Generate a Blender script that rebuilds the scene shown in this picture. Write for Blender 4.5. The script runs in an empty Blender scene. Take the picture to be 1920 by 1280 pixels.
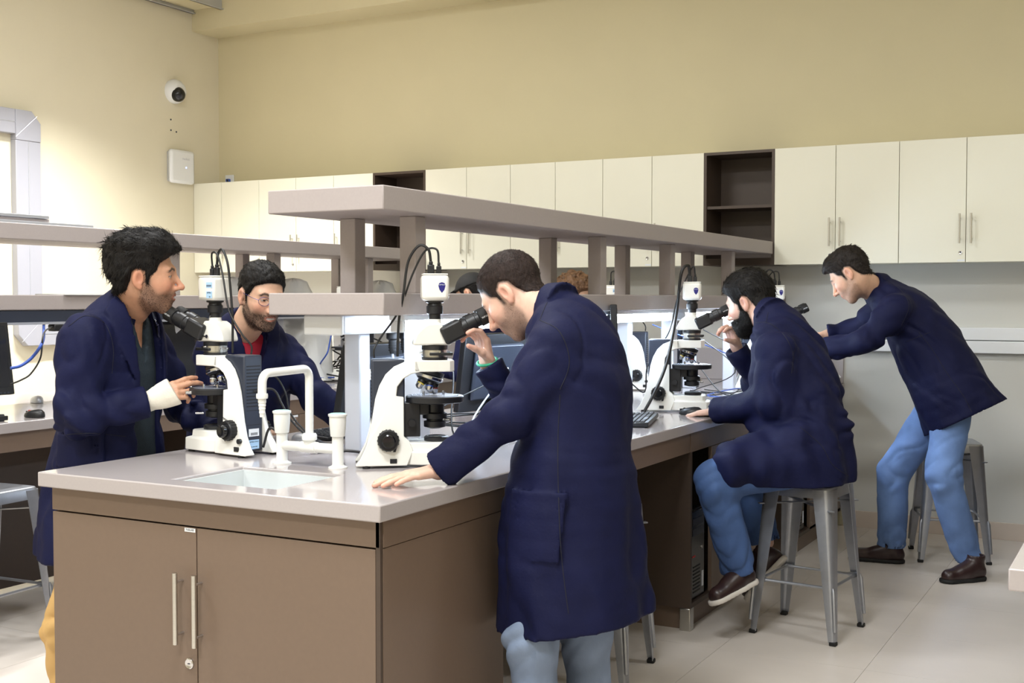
import bpy, bmesh, math, random
import numpy as np
from mathutils import Vector, Matrix
random.seed(7); np.random.seed(7)
sc = bpy.context.scene
COL = sc.collection
PI = math.pi
R = math.radians

# ------------------------------------------------------------------ camera
CAM = np.array([1.789, -2.575, 1.46]); FPX = 2250.0
YAW = math.atan(1220/2250.0); PITCH = math.atan(80/2250.0)
cd = bpy.data.cameras.new('camera'); cam = bpy.data.objects.new('camera', cd); COL.objects.link(cam)
cam.location = CAM; cam.rotation_euler = (PI/2-PITCH, 0, YAW)
cd.sensor_width = 36.0; cd.lens = FPX/1920*36.0; cd.clip_start = 0.05
sc.camera = cam
FW = np.array([-math.sin(YAW), math.cos(YAW), 0]); RT = np.array([math.cos(YAW), math.sin(YAW), 0])
UPV = np.array([0, 0, 1.0])
def A(px, py, dep):
    """photo pixel + distance along the (horizontal) view direction -> room point"""
    u = (px-960)/FPX; v = (640-py)/FPX
    f = math.cos(PITCH)+v*math.sin(PITCH); z = -math.sin(PITCH)+v*math.cos(PITCH)
    return CAM+(RT*u+FW*f+UPV*z)*(dep/f)

# ------------------------------------------------------------------ view, world, lights
vs = sc.view_settings
vs.view_transform = 'Standard'; vs.look = 'None'; vs.exposure = 0.25; vs.gamma = 1.0; vs.use_curve_mapping = False
w = bpy.data.worlds.new('world'); sc.world = w; w.use_nodes = True
w.node_tree.nodes['Background'].inputs[0].default_value = (1.0, 0.97, 0.92, 1)
w.node_tree.nodes['Background'].inputs[1].default_value = 0.25
CEIL = 4.25
CEILING_LAMPS = [  # x, y, watts : louvred ceiling panels
    (2.6, 2.0, 30), (-1.9, 1.7, 72), (0.3, -1.0, 95), (-2.6, -1.2, 90), (3.2, -2.6, 28), (0.4, -3.4, 115)]
LAMP_COL = (0.965, 0.985, 1.0)
# ------------------------------------------------------------------ materials
MATS = {}
def mat(name, col, rough=0.5, metal=0.0, spec=0.5, noise=0.0, nscale=8.0, bump=0.0, bscale=60.0, stretch=None,
        emit=None, estr=0.0, alpha=1.0, trans=0.0, coat=0.0, sheen=0.0, vcol=False, sub=0.0):
    if name in MATS: return MATS[name]
    m = bpy.data.materials.new(name); m.use_nodes = True
    nt = m.node_tree; b = nt.nodes['Principled BSDF']; L = nt.links.new
    c = (*col, 1)
    b.inputs['Base Color'].default_value = c
    b.inputs['Roughness'].default_value = rough; b.inputs['Metallic'].default_value = metal
    b.inputs['Specular IOR Level'].default_value = spec
    b.inputs['Coat Weight'].default_value = coat
    if sheen: b.inputs['Sheen Weight'].default_value = sheen
    if sub:
        b.inputs['Subsurface Weight'].default_value = sub
        b.inputs['Subsurface Radius'].default_value = (0.02, 0.008, 0.005); b.inputs['Subsurface Scale'].default_value = 0.3
    b.inputs['Alpha'].default_value = alpha
    b.inputs['Transmission Weight'].default_value = trans
    if emit: b.inputs['Emission Color'].default_value = (*emit, 1); b.inputs['Emission Strength'].default_value = estr
    tc = nt.nodes.new('ShaderNodeTexCoord'); mp = nt.nodes.new('ShaderNodeMapping'); L(tc.outputs['Object'], mp.inputs[0])
    if stretch: mp.inputs['Scale'].default_value = stretch
    src = None
    if vcol:
        a = nt.nodes.new('ShaderNodeVertexColor'); a.layer_name = 'col'; src = a.outputs[0]
    if noise > 0:
        n = nt.nodes.new('ShaderNodeTexNoise'); n.inputs['Scale'].default_value = nscale; n.inputs['Detail'].default_value = 6
        L(mp.outputs[0], n.inputs['Vector'])
        mr = nt.nodes.new('ShaderNodeMapRange'); mr.inputs[1].default_value = 0.3; mr.inputs[2].default_value = 0.7
        mr.inputs[3].default_value = 1-noise; mr.inputs[4].default_value = 1+noise; L(n.outputs[0], mr.inputs[0])
        mx = nt.nodes.new('ShaderNodeMix'); mx.data_type = 'RGBA'; mx.blend_type = 'MULTIPLY'; mx.inputs[0].default_value = 1
        if src: L(src, mx.inputs[6])
        else: mx.inputs[6].default_value = c
        L(mr.outputs[0], mx.inputs[7]); src = mx.outputs[2]
    if src: L(src, b.inputs['Base Color'])
    if bump > 0:
        n2 = nt.nodes.new('ShaderNodeTexNoise'); n2.inputs['Scale'].default_value = bscale; n2.inputs['Detail'].default_value = 4
        L(mp.outputs[0], n2.inputs['Vector'])
        bp = nt.nodes.new('ShaderNodeBump'); bp.inputs['Strength'].default_value = bump; bp.inputs['Distance'].default_value = 0.01
        L(n2.outputs[0], bp.inputs['Height']); L(bp.outputs[0], b.inputs['Normal'])
    MATS[name] = m
    return m
def srgb(r, g, b):
    f = lambda v: ((v/255+0.055)/1.055)**2.4 if v > 10 else v/255/12.92
    return (f(r), f(g), f(b))
M_WALL = mat('cream_wall_paint', srgb(204, 195, 162), 0.75, noise=0.015, nscale=3, bump=0.02, bscale=90)
M_WALLW = mat('white_wall_paint', srgb(218, 211, 188), 0.75, noise=0.015, nscale=3, bump=0.02, bscale=90)
M_WALL_LOW = mat('lower_wall_cool_light', srgb(202, 201, 194), 0.6, noise=0.01, nscale=2)  # lower back wall: cooler light than on the upper wall, put into the colour
M_CEIL = mat('ceiling_paint', srgb(228, 222, 200), 0.8, noise=0.01)
M_TILE = mat('floor_tile_porcelain', srgb(212, 204, 196), 0.34, noise=0.05, nscale=1.6, stretch=(1, 2.2, 1), bump=0.01, bscale=40)
M_GROUT = mat('tile_grout', srgb(192, 182, 172), 0.8)
M_BASEB = mat('baseboard_tile', srgb(200, 186, 172), 0.4, noise=0.03, nscale=4)
M_TOP = mat('grey_solid_surface', srgb(174, 167, 167), 0.13, noise=0.02, nscale=150, coat=0.2)
M_SHELF = mat('grey_laminate', srgb(166, 157, 155), 0.55, noise=0.02, nscale=120)
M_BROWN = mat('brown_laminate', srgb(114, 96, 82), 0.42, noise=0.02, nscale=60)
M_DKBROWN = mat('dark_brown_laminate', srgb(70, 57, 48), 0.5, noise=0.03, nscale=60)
M_CREAM = mat('cream_door_laminate', srgb(230, 228, 212), 0.45, noise=0.006, nscale=5)
M_STEEL = mat('brushed_steel', srgb(200, 198, 192), 0.3, 1.0, noise=0.04, nscale=40, stretch=(1, 1, 8))
M_STOOL = mat('stool_galvanised', srgb(168, 171, 178), 0.36, 0.75, noise=0.06, nscale=25)
M_ALU = mat('aluminium', srgb(196, 200, 210), 0.35, 0.6, noise=0.02)
M_POST = mat('post_powder_coat', srgb(205, 208, 216), 0.4, 0.1)
M_TRUNK = mat('trunking_pvc', srgb(158, 159, 168), 0.4)
M_WPL = mat('white_plastic', srgb(226, 228, 230), 0.42, noise=0.006)
M_WPL2 = mat('white_tap_plastic', srgb(236, 236, 232), 0.22, coat=0.3)
M_BLACK = mat('black_plastic', srgb(26, 27, 31), 0.42, noise=0.05, nscale=40)
M_BLKG = mat('black_gloss_plastic', srgb(20, 21, 25), 0.18)
M_RUB = mat('black_rubber', srgb(18, 18, 19), 0.7)
M_DGREY = mat('dark_slate_plastic', srgb(44, 50, 64), 0.4, noise=0.03)
M_SCREEN = mat('screen_glass_off', srgb(34, 36, 42), 0.12)
M_MWHITE = mat('microscope_enamel', srgb(240, 239, 232), 0.3, coat=0.3, noise=0.004)
M_CHROME = mat('polished_chrome', srgb(210, 210, 212), 0.16, 1.0)
M_GLASS = mat('lens_glass', srgb(30, 32, 46), 0.05, 0, 1.0)
M_SINK = mat('sink_ceramic', srgb(214, 219, 220), 0.15, coat=0.4)
M_CABLE = mat('black_cable_sheath', srgb(22, 22, 24), 0.45)
M_CABLEB = mat('blue_cable_sheath', srgb(52, 84, 170), 0.45)
M_CABLEW = mat('pale_cable_sheath', srgb(200, 210, 225), 0.4)
M_STICK = mat('paper_sticker', srgb(228, 232, 236), 0.6)
M_STICKB = mat('pale_blue_sticker', srgb(170, 205, 235), 0.5)
M_INK = mat('printed_ink', srgb(40, 46, 62), 0.6)
M_LOGO = mat('logo_blue', srgb(38, 36, 120), 0.3)
M_RED = mat('red_plastic', srgb(200, 40, 44), 0.4)
M_TUBE = mat('fluorescent_tube_lit', (0.9, 0.95, 1.0), 0.4, emit=(0.70, 0.84, 1.0), estr=52)
M_LEDB = mat('led_blue_lit', (0.3, 0.4, 1), 0.4, emit=(0.3, 0.45, 1.0), estr=3)
M_BAG = mat('clear_plastic_bag', srgb(232, 234, 234), 0.3, alpha=0.72, spec=0.6)
M_PAPER = mat('white_tissue', srgb(240, 240, 240), 0.8)
M_COAT = mat('navy_cotton_twill', (0.0042, 0.0060, 0.036), 0.72, spec=0.20, noise=0.10, nscale=14, bump=0.10, bscale=120)
M_SEAM = mat('navy_stitching', (0.0022, 0.003, 0.016), 0.8)
M_TEAL = mat('dark_teal_knit', srgb(30, 44, 54), 0.85, noise=0.1, nscale=90, bump=0.3, bscale=220)
M_REDT = mat('red_cotton', srgb(170, 28, 50), 0.8)
M_JEAN = mat('blue_denim', srgb(102, 132, 184), 0.8, noise=0.26, nscale=5, bump=0.12, bscale=260)
M_JEAN2 = mat('faded_grey_denim', srgb(124, 140, 166), 0.8, noise=0.20, nscale=7, bump=0.12, bscale=260)
M_JEAN3 = mat('mid_blue_denim', srgb(64, 92, 142), 0.8, noise=0.12, nscale=7, bump=0.12, bscale=260)
M_TAN = mat('tan_chino', srgb(202, 164, 104), 0.8, noise=0.08, nscale=9)
M_SHOE = mat('dark_brown_leather', srgb(48, 32, 32), 0.35, noise=0.08, nscale=30)
M_SHOEB = mat('black_suede', srgb(30, 27, 27), 0.7, noise=0.08, nscale=30)
M_SOLEW = mat('white_rubber_sole', srgb(214, 208, 200), 0.6)
M_SKIN = mat('skin', (0.5, 0.3, 0.2), 0.48, vcol=True, noise=0.05, nscale=60, bump=0.04, bscale=300, sub=0.10)
M_HAIRK = mat('black_hair', srgb(17, 14, 13), 0.6, spec=0.25, noise=0.35, nscale=60, bump=0.35, bscale=190, stretch=(1, 1, 0.35))
M_HAIRB = mat('brown_black_hair', srgb(44, 34, 31), 0.65, spec=0.2, noise=0.35, nscale=60, bump=0.35, bscale=210, stretch=(1, 1, 0.35))
M_HAIRG = mat('dark_brown_hair', srgb(34, 28, 25), 0.6, spec=0.25, noise=0.4, nscale=70, bump=0.35, bscale=210, stretch=(1, 1, 0.35))
M_HAIRC = mat('curly_brown_hair', srgb(104, 74, 48), 0.6, noise=0.4, nscale=50, bump=0.5, bscale=120)
M_CAP = mat('black_cap_cloth', srgb(24, 23, 24), 0.8)
M_BAND = mat('white_bandage', srgb(232, 226, 212), 0.85, bump=0.2, bscale=200)
M_GREEN = mat('green_wristband', srgb(60, 180, 140), 0.6)

# ------------------------------------------------------------------ mesh helpers
class MB:
    def __init__(s): s.v = []; s.f = []
    def add(s, vs_, fs):
        o = len(s.v); s.v += [tuple(map(float, p)) for p in vs_]; s.f += [tuple(i+o for i in f) for f in fs]; return s
    def box(s, x0, x1, y0, y1, z0, z1):
        return s.add([(x0,y0,z0),(x1,y0,z0),(x1,y1,z0),(x0,y1,z0),(x0,y0,z1),(x1,y0,z1),(x1,y1,z1),(x0,y1,z1)],
                     [(0,3,2,1),(4,5,6,7),(0,1,5,4),(1,2,6,5),(2,3,7,6),(3,0,4,7)])
    def obox(s, c, ax, ay, az):
        c, ax, ay, az = map(np.asarray, (c, ax, ay, az)); P = []
        for k in (-1, 1):
            for i, j in ((-1,-1),(1,-1),(1,1),(-1,1)): P.append(c+ax*i+ay*j+az*k)
        return s.add(P, [(0,3,2,1),(4,5,6,7),(0,1,5,4),(1,2,6,5),(2,3,7,6),(3,0,4,7)])
    def cyl(s, a, b, ra, rb=None, n=20, cap=True):
        rb = ra if rb is None else rb
        a, b = np.asarray(a, float), np.asarray(b, float); d = b-a; d /= np.linalg.norm(d)
        u = np.cross(d, [0,0,1.0]); u = u/np.linalg.norm(u) if np.linalg.norm(u) > 1e-4 else np.array([1.0,0,0]); v = np.cross(d, u)
        P = []
        for c, r in ((a, ra), (b, rb)):
            for i in range(n):
                t = 2*PI*i/n; P.append(c+r*(u*math.cos(t)+v*math.sin(t)))
        F = [(i, n+i, n+(i+1) % n, (i+1) % n) for i in range(n)]
        if cap: F += [tuple(range(n)), tuple(range(2*n-1, n-1, -1))]
        return s.add(P, F)
    def lathe(s, prof, c=(0,0,0), axis=(0,0,1), n=28, closed=True):
        c = np.asarray(c, float); d = np.asarray(axis, float); d /= np.linalg.norm(d)
        u = np.cross(d, [0,0,1.0]); u = u/np.linalg.norm(u) if np.linalg.norm(u) > 1e-4 else np.array([1.0,0,0]); v = np.cross(d, u)
        P = []; m = len(prof)
        for r, h in prof:
            for i in range(n):
                t = 2*PI*i/n; P.append(c+d*h+r*(u*math.cos(t)+v*math.sin(t)))
        F = [(k*n+i, (k+1)*n+i, (k+1)*n+(i+1) % n, k*n+(i+1) % n) for k in range(m-1) for i in range(n)]
        if closed: F += [tuple(range(n)), tuple(range(m*n-1, (m-1)*n-1, -1))]
        return s.add(P, F)
    def tube(s, path, r, n=8, cap=True):
        P = [np.asarray(p, float) for p in path]; m = len(P); V = []
        rr = r if isinstance(r, (list, tuple)) else [r]*m
        up = None
        for i in range(m):
            t = P[min(i+1, m-1)]-P[max(i-1, 0)]; t = t/(np.linalg.norm(t)+1e-9)
            if up is None:
                up = np.cross(t, [0,0,1.0])
                if np.linalg.norm(up) < 1e-3: up = np.array([1.0,0,0])
            up = up-t*(up@t); up /= np.linalg.norm(up)+1e-9; w_ = np.cross(t, up)
            for k in range(n):
                a = 2*PI*k/n; V.append(P[i]+rr[i]*(up*math.cos(a)+w_*math.sin(a)))
        F = [(i*n+k, i*n+(k+1) % n, (i+1)*n+(k+1) % n, (i+1)*n+k) for i in range(m-1) for k in range(n)]
        if cap: F += [tuple(range(n-1, -1, -1)), tuple(range((m-1)*n, m*n))]
        return s.add(V, F)
    def prism(s, poly, fn0, fn1):
        """poly 2-D list; fn0/fn1 map (a,b) to the two 3-D sides"""
        n = len(poly); V = [fn0(*p) for p in poly]+[fn1(*p) for p in poly]
        F = [tuple(range(n-1, -1, -1)), tuple(range(n, 2*n))]+[(i, (i+1) % n, n+(i+1) % n, n+i) for i in range(n)]
        return s.add(V, F)
def spline(pts, k=8):
    P = [np.asarray(p, float) for p in pts]; P = [2*P[0]-P[1]]+P+[2*P[-1]-P[-2]]; out = []
    for i in range(1, len(P)-2):
        for j in range(k):
            t = j/k
            out.append(0.5*((2*P[i])+(-P[i-1]+P[i+1])*t+(2*P[i-1]-5*P[i]+4*P[i+1]-P[i+2])*t*t+(-P[i-1]+3*P[i]-3*P[i+1]+P[i+2])*t**3))
    out.append(P[-2]); return out
def mesh_of(name, mb, m, smooth=40):
    me = bpy.data.meshes.new(name); me.from_pydata(mb.v, [], mb.f)
    bm = bmesh.new(); bm.from_mesh(me); bmesh.ops.recalc_face_normals(bm, faces=bm.faces); bm.to_mesh(me); bm.free()
    me.materials.append(m)
    if smooth:
        me.shade_smooth(); me.set_sharp_from_angle(angle=R(smooth))
    return me
def part(name, mb, m, parent=None, bevel=0.0, smooth=40, label=None, loc=None, rot=None):
    me = mb if isinstance(mb, bpy.types.Mesh) else mesh_of(name, mb, m, smooth)
    o = bpy.data.objects.new(name, me); COL.objects.link(o)
    if parent: o.parent = parent
    if bevel:
        b = o.modifiers.new('bevel', 'BEVEL'); b.width = bevel; b.segments = 2; b.limit_method = 'ANGLE'; b.angle_limit = R(50)
    if label: o['label'] = label
    if loc is not None: o.location = loc
    if rot is not None: o.rotation_euler = rot
    return o
def tag(o, label, cat, group=None):
    o['label'] = label; o['category'] = cat
    if group: o['group'] = group
    return o
def thing(name, label, cat, loc=(0,0,0), rz=0.0, group=None):
    o = bpy.data.objects.new(name, None); COL.objects.link(o); o.empty_display_size = 0.1
    o.location = tuple(map(float, loc)); o.rotation_euler = (0, 0, rz)
    return tag(o, label, cat, group)
def struct(name, mb, m, bevel=0, smooth=0):
    o = part(name, mb, m, None, bevel, smooth); o['kind'] = 'structure'; return o
def copy_tree(o, parent=None):
    c = o.copy(); COL.objects.link(c); c.parent = parent
    for ch in o.children: copy_tree(ch, c)
    return c
def text_part(name, body, size, m, parent, M4, extrude=0.0003):
    cu = bpy.data.curves.new(name, 'FONT'); cu.body = body; cu.size = size; cu.extrude = extrude; cu.align_x = 'CENTER'; cu.align_y = 'CENTER'
    t = bpy.data.objects.new('tmp', cu); COL.objects.link(t)
    dg = bpy.context.evaluated_depsgraph_get(); me = bpy.data.meshes.new_from_object(t.evaluated_get(dg))
    bpy.data.objects.remove(t); me.transform(M4); me.materials.clear(); me.materials.append(m)
    return part(name, me, m, parent)
def frame_mat(o, xax, yax):
    x = Vector(xax).normalized(); y = Vector(yax).normalized(); z = x.cross(y)
    return Matrix(((x[0], y[0], z[0], o[0]), (x[1], y[1], z[1], o[1]), (x[2], y[2], z[2], o[2]), (0, 0, 0, 1)))
# ================================================================== THE ROOM
XL, XR, YB, YF = -5.25, 5.2, 5.21, -5.6
BROT = 0.0
def floor_room():
    f = struct('floor', MB().box(XL-.1, XR+.1, YF-.1, YB+.1, -0.12, -0.004), M_GROUT)
    T = 0.6; me = {}
    x0 = 0.78-T*11; y0 = 3.40-T*15
    def tile(sx, sy):
        k = (round(sx, 3), round(sy, 3))
        if k not in me:
            g = 0.0007; me[k] = mesh_of('floor_tile', MB().box(g, sx-g, g, sy-g, -0.003, 0.0), M_TILE, 0)
        return me[k]
    ix = 0
    x = x0
    while x < XR:
        y = y0
        while y < YB:
            a, b, c, d = max(x, XL), min(x+T, XR), max(y, YF), min(y+T, YB)
            if b-a > .02 and d-c > .02 and not (x < -4.4 and y < 0) and y > -4.5:
                o = bpy.data.objects.new('floor_tile', tile(b-a, d-c)); COL.objects.link(o); o.parent = f; o.location = (a, c, 0)
            y += T
        x += T
    return f
floor_room()
struct('wall_left', MB().box(XL-.12, XL, YF, YB+.12, 0, CEIL), M_WALLW)
struct('wall_back', MB().box(XL, XR, YB, YB+.12, 0, CEIL), M_WALL)
struct('wall_back_lower', MB().box(XL, XR, YB-.006, YB, 0.10, 1.70), M_WALL_LOW)  # thin added sheet carrying the cooler-lit tone of the same wall
struct('wall_right', MB().box(XR, XR+.12, YF, YB, 0, CEIL), M_WALLW)
struct('wall_front', MB().box(XL, XR, YF-.12, YF, 0, CEIL), M_WALLW)
struct('ceiling', MB().box(XL, XR, YF, YB, CEIL, CEIL+.1), M_CEIL)
struct('ceiling_beam', MB().box(XL, XR, 4.90, YB, 3.65, CEIL), M_WALL)
struct('baseboard_back', MB().box(0.0, XR, YB-.018, YB-.006, 0, .105), M_BASEB, .002)
# ceiling lamps (out of the picture, they light the room)
for i, (x, y, watt) in enumerate(CEILING_LAMPS):
    t = thing('ceiling_lamp', 'louvred white ceiling lamp panel number %d counted from the window side' % (i+1), 'lamp', (x, y, CEIL), group='ceiling lamps')
    t['label'] = ['square louvred ceiling lamp above the right aisle near the wall cabinets', 'square louvred ceiling lamp above the bench gap on the far left',
                  'square louvred ceiling lamp above the sink end of the middle bench', 'square louvred ceiling lamp above the near end of the left bench',
                  'square louvred ceiling lamp nearest the right wall behind the photographer', 'square louvred ceiling lamp behind the photographer by the front wall'][i]
    part('housing', MB().box(-.6, .6, -.3, .3, -.05, 0), M_WPL, t)
    for k in range(5): part('louvre', MB().box(-.59, .59, -.25+k*.125-.003, -.25+k*.125+.003, -.075, -.05), M_STEEL, t)
    la = bpy.data.lights.new('ceiling_lamp_light', 'AREA'); la.shape = 'RECTANGLE'; la.size = 1.15; la.size_y = 0.55; la.energy = watt; la.color = LAMP_COL
    lo = bpy.data.objects.new('ceiling_lamp_light', la); COL.objects.link(lo); lo.parent = t; lo.location = (0, 0, -.08)
# wall-washing lamp over the left wall
t = thing('pendant_lamp', 'hanging louvred strip lamp washing the left wall with light', 'lamp', (-3.9, 2.95, 3.97))
part('housing', MB().box(-.09, .09, -.65, .65, 0, .07), M_WPL, t); part('hanger', MB().cyl((0, -.5, .07), (0, -.5, CEIL-3.97), .004, n=8), M_STEEL, t)
part('hanger', MB().cyl((0, .5, .07), (0, .5, CEIL-3.97), .004, n=8), M_STEEL, t)
la = bpy.data.lights.new('pendant_lamp_light', 'AREA'); la.shape = 'RECTANGLE'; la.size = .14; la.size_y = 1.2; la.energy = 125; la.color = (1, .99, .97); la.spread = R(98)
lo = bpy.data.objects.new('pendant_lamp_light', la); COL.objects.link(lo); lo.parent = t; lo.location = (0, 0, -.01)

# ------------------------------------------------------------------ wall fittings
def raceway_left():
    t = thing('wall_trunking', 'wide white cable trunking running up the left wall with corner pieces', 'trunking', (XL, 3.22, 1.13))
    w_, d_ = .105, .055
    def ylz(y0, y1, z0, z1, n, dd=d_): part(n, MB().box(0.001, dd, y0, y1, z0, z1), M_TRUNK, t, .004)
    ylz(-w_, w_, .21, 1.43, 'riser'); part('cover_joint', MB().box(d_, d_+.002, -.004, .002, .22, 1.42), M_ALU, t)
    def corner(zc, s, sy, n):   # chamfered elbow
        poly = [(-w_, 0), (w_, 0), (w_, s*.13), (w_-.075, s*.21), (-w_, s*.21)]
        poly = [(sy*a, b) for a, b in poly]
        part(n, MB().prism(poly, lambda a, b: (0.001, a, zc+b), lambda a, b: (d_+.004, a, zc+b)), M_TRUNK, t, .004)
        part('mitre_joint', MB().tube([(d_+.004, sy*-w_, zc+.02*s), (d_+.004, sy*(w_-.03), zc+s*.18)], .0016, 6), M_ALU, t)
    corner(1.43, 1, 1, 'elbow'); corner(.21, -1, -1, 'elbow')
    ylz(-2.2, -w_, 1.47, 1.64, 'run'); part('cover_joint', MB().box(d_, d_+.002, -2.2, -w_, 1.55, 1.555), M_ALU, t)
    ylz(w_, 1.9, .0, .17, 'run'); part('cover_joint', MB().box(d_, d_+.002, w_, 1.9, .08, .085), M_ALU, t)
raceway_left()
t = thing('wall_trunking', 'white two-channel cable trunking along the back wall behind the bending man', 'trunking', (0, YB-.006, 1.13))
part('channel', MB().box(-.06, XR, -.05, 0, 0, .075), M_WPL, t, .004); part('channel', MB().box(-.06, XR, -.05, 0, .079, .155), M_WPL, t, .004)
# dome camera
dc = A(325, 172, 8.58); dc = np.array([XL, 4.68, 3.126])
t = thing('dome_camera', 'white dome security camera high on the left wall', 'security camera', dc)
part('base', MB().lathe([(.095, 0), (.098, .02), (.09, .05), (.066, .08), (.05, .085)], (0, 0, 0), (1, 0, 0)), M_WPL, t)
ax = np.array([.75, -.25, -.35]); ax /= np.linalg.norm(ax)
part('dome', MB().lathe([(.001, .122), (.03, .116), (.05, .098), (.059, .07), (.06, .05)], (.012, .0, -.004), ax, closed=False), M_BLKG, t)
part('lens', MB().lathe([(.016, .11), (.018, .124), (.010, .126)], (.014, 0, -.004), ax, 16), M_GLASS, t)
# wireless access point
t = thing('access_point', 'white square wireless access point with a blue light in the wall corner', 'router', (XL, 4.72, 2.39))
part('body', MB().box(.02, .065, -.135, .135, 0, .27), M_WPL, t, .025); part('back_plate', MB().box(0, .025, -.12, .12, .012, .255), M_ALU, t, .01)
part('status_light', MB().cyl((.064, .03, .13), (.067, .03, .13), .006, n=12), M_LEDB, t)
text_part('lettering', 'ruckus', .03, M_ALU, t, frame_mat((.0655, .03, .2), (0, 1, 0), (0, 0, 1)))
# screw holes left on the wall
t = thing('wall_anchor', 'three small empty screw holes below the dome camera', 'screw holes', (XL, 4.68, 2.9))
for dy, dz in ((-.03, .0), (-.03, -.085), (.03, -.092)): part('hole', MB().cyl((0, dy, dz), (.003, dy, dz), .007, n=10), M_DGREY, t)
# socket with blue plug on the back wall
so = thing('wall_socket', 'white wall socket with a blue plug above the cabinets by the corner', 'socket', (-5.13, YB, 2.41))
part('plate', MB().box(-.045, .045, -.012, 0, 0, .09), M_WPL, so, .004); part('plug', MB().box(-.012, .016, -.045, -.012, .03, .055), M_CABLEB, so, .004)
part('cord', MB().tube(spline([(.01, -.045, .045), (.03, -.07, .04), (.045, -.075, .01), (.046, -.075, -.03)]), .006), M_CABLE, so)
# cable tray at the ceiling
t = thing('cable_tray', 'grey steel cable tray end under the ceiling by the left corner', 'cable tray', (XL+.012, 4.9, 3.79))
for x in (0.0, .30): part('side_rail', MB().box(x, x+.012, -3.2, 0, 0, .075).box(x, x+.03, -3.2, 0, 0, .006), M_ALU, t)
part('tray_floor', MB().box(.012, .30, -3.2, 0, .03, .036), M_WALL, t)

# ------------------------------------------------------------------ wall cabinets
def bar_handle(parent, x, z0, z1, yface, d=-1, r=.006):
    h = part('handle', MB().cyl((x, yface+d*.032, z0), (x, yface+d*.032, z1), r, n=12), M_STEEL, parent)
    for z in (z0+.028, z1-.028): part('handle_stud', MB().cyl((x, yface, z), (x, yface+d*.032, z), .0042, n=10), M_CHROME, h)
    return h
def lock(parent, c, n, r=.011):
    l = part('lock', MB().lathe([(r, 0), (r, .004), (r*.85, .006), (r*.7, .005)], c, n, 20), M_CHROME, parent)
    c = np.asarray(c, float); n = np.asarray(n, float)
    side = np.cross(n, [0, 0, 1]); part('keyhole', MB().obox(c+n*.0055, side*.0035, n*.001, np.array([0, 0, .0012])), M_INK, l)
CZ0, CZ1, CYF = 1.675, 2.405, 4.90
def wall_cabinet(x0, xm, x1, label, lk=True):
    t = thing('wall_cabinet', label, 'cabinet', (x0, CYF, CZ0), group='cream wall cabinets')
    W = x1-x0; m = (xm-x0) if xm is not None else None
    part('body', MB().box(.001, W-.001, .02, YB-CYF-.008, 0.002, CZ1-CZ0), M_CREAM, t)
    def door(a, b, hx):
        d = part('door', MB().box(a+.0016, b-.0016, 0, .018, 0, CZ1-CZ0), M_CREAM, t, .0015)
        bar_handle(d, hx, .11, .285, 0); return d
    if m is not None:
        d = door(0, m, m-.032); door(m, W, m+.032); lock(d, (m-.030, 0, .055), (0, -1, 0))
        part('label_plate', MB().box(m-.045, m-.004, -.001, 0, .006, .016), M_STICK, d)
    else:
        d = door(0, W, .03); lock(d, (.03, 0, .055), (0, -1, 0))
    return t
wall_cabinet(XL+.002, -4.949, -4.559, 'cream double-door wall cabinet in the left wall corner below the access point')
wall_cabinet(-4.559, -4.189, -3.823, 'cream double-door wall cabinet second from the left wall corner')
wall_cabinet(-3.823, None, -3.455, 'single cream wall cabinet door just left of the smaller dark open cubby')
wall_cabinet(-2.988, -2.637, -2.278, 'cream double-door wall cabinet just right of the smaller dark open cubby')
wall_cabinet(-2.278, -1.924, -1.565, 'cream double-door wall cabinet midway between the two dark open cubbies')
wall_cabinet(-1.565, -1.208, -.846, 'cream double-door wall cabinet just left of the larger dark open cubby')
wall_cabinet(-.379, .004, .383, 'cream double-door wall cabinet above the bending man right of the larger open cubby')
wall_cabinet(.383, .765, 1.15, 'cream double-door wall cabinet at the right edge of the photo')
wall_cabinet(1.15, 1.53, 1.92, 'cream double-door wall cabinet next past the right edge of the photo')
def cubby(x0, x1, label):
    t = thing('open_cubby', label, 'shelf', (x0, CYF, CZ0), group='dark open cubbies'); W = x1-x0; H = CZ1-CZ0; D = YB-CYF-.008; th = .018
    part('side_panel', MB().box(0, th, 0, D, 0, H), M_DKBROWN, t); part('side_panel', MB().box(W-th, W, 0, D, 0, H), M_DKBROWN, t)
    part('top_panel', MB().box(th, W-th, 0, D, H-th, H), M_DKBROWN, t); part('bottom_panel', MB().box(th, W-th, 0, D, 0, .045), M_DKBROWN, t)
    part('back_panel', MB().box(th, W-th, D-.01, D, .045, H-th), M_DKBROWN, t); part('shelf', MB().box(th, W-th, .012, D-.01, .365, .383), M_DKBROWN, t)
cubby(-3.455, -2.988, 'smaller-looking dark brown open cubby among the far-left wall cabinets')
cubby(-.846, -.379, 'dark brown open cubby with one shelf at the end of the middle rack')

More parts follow.
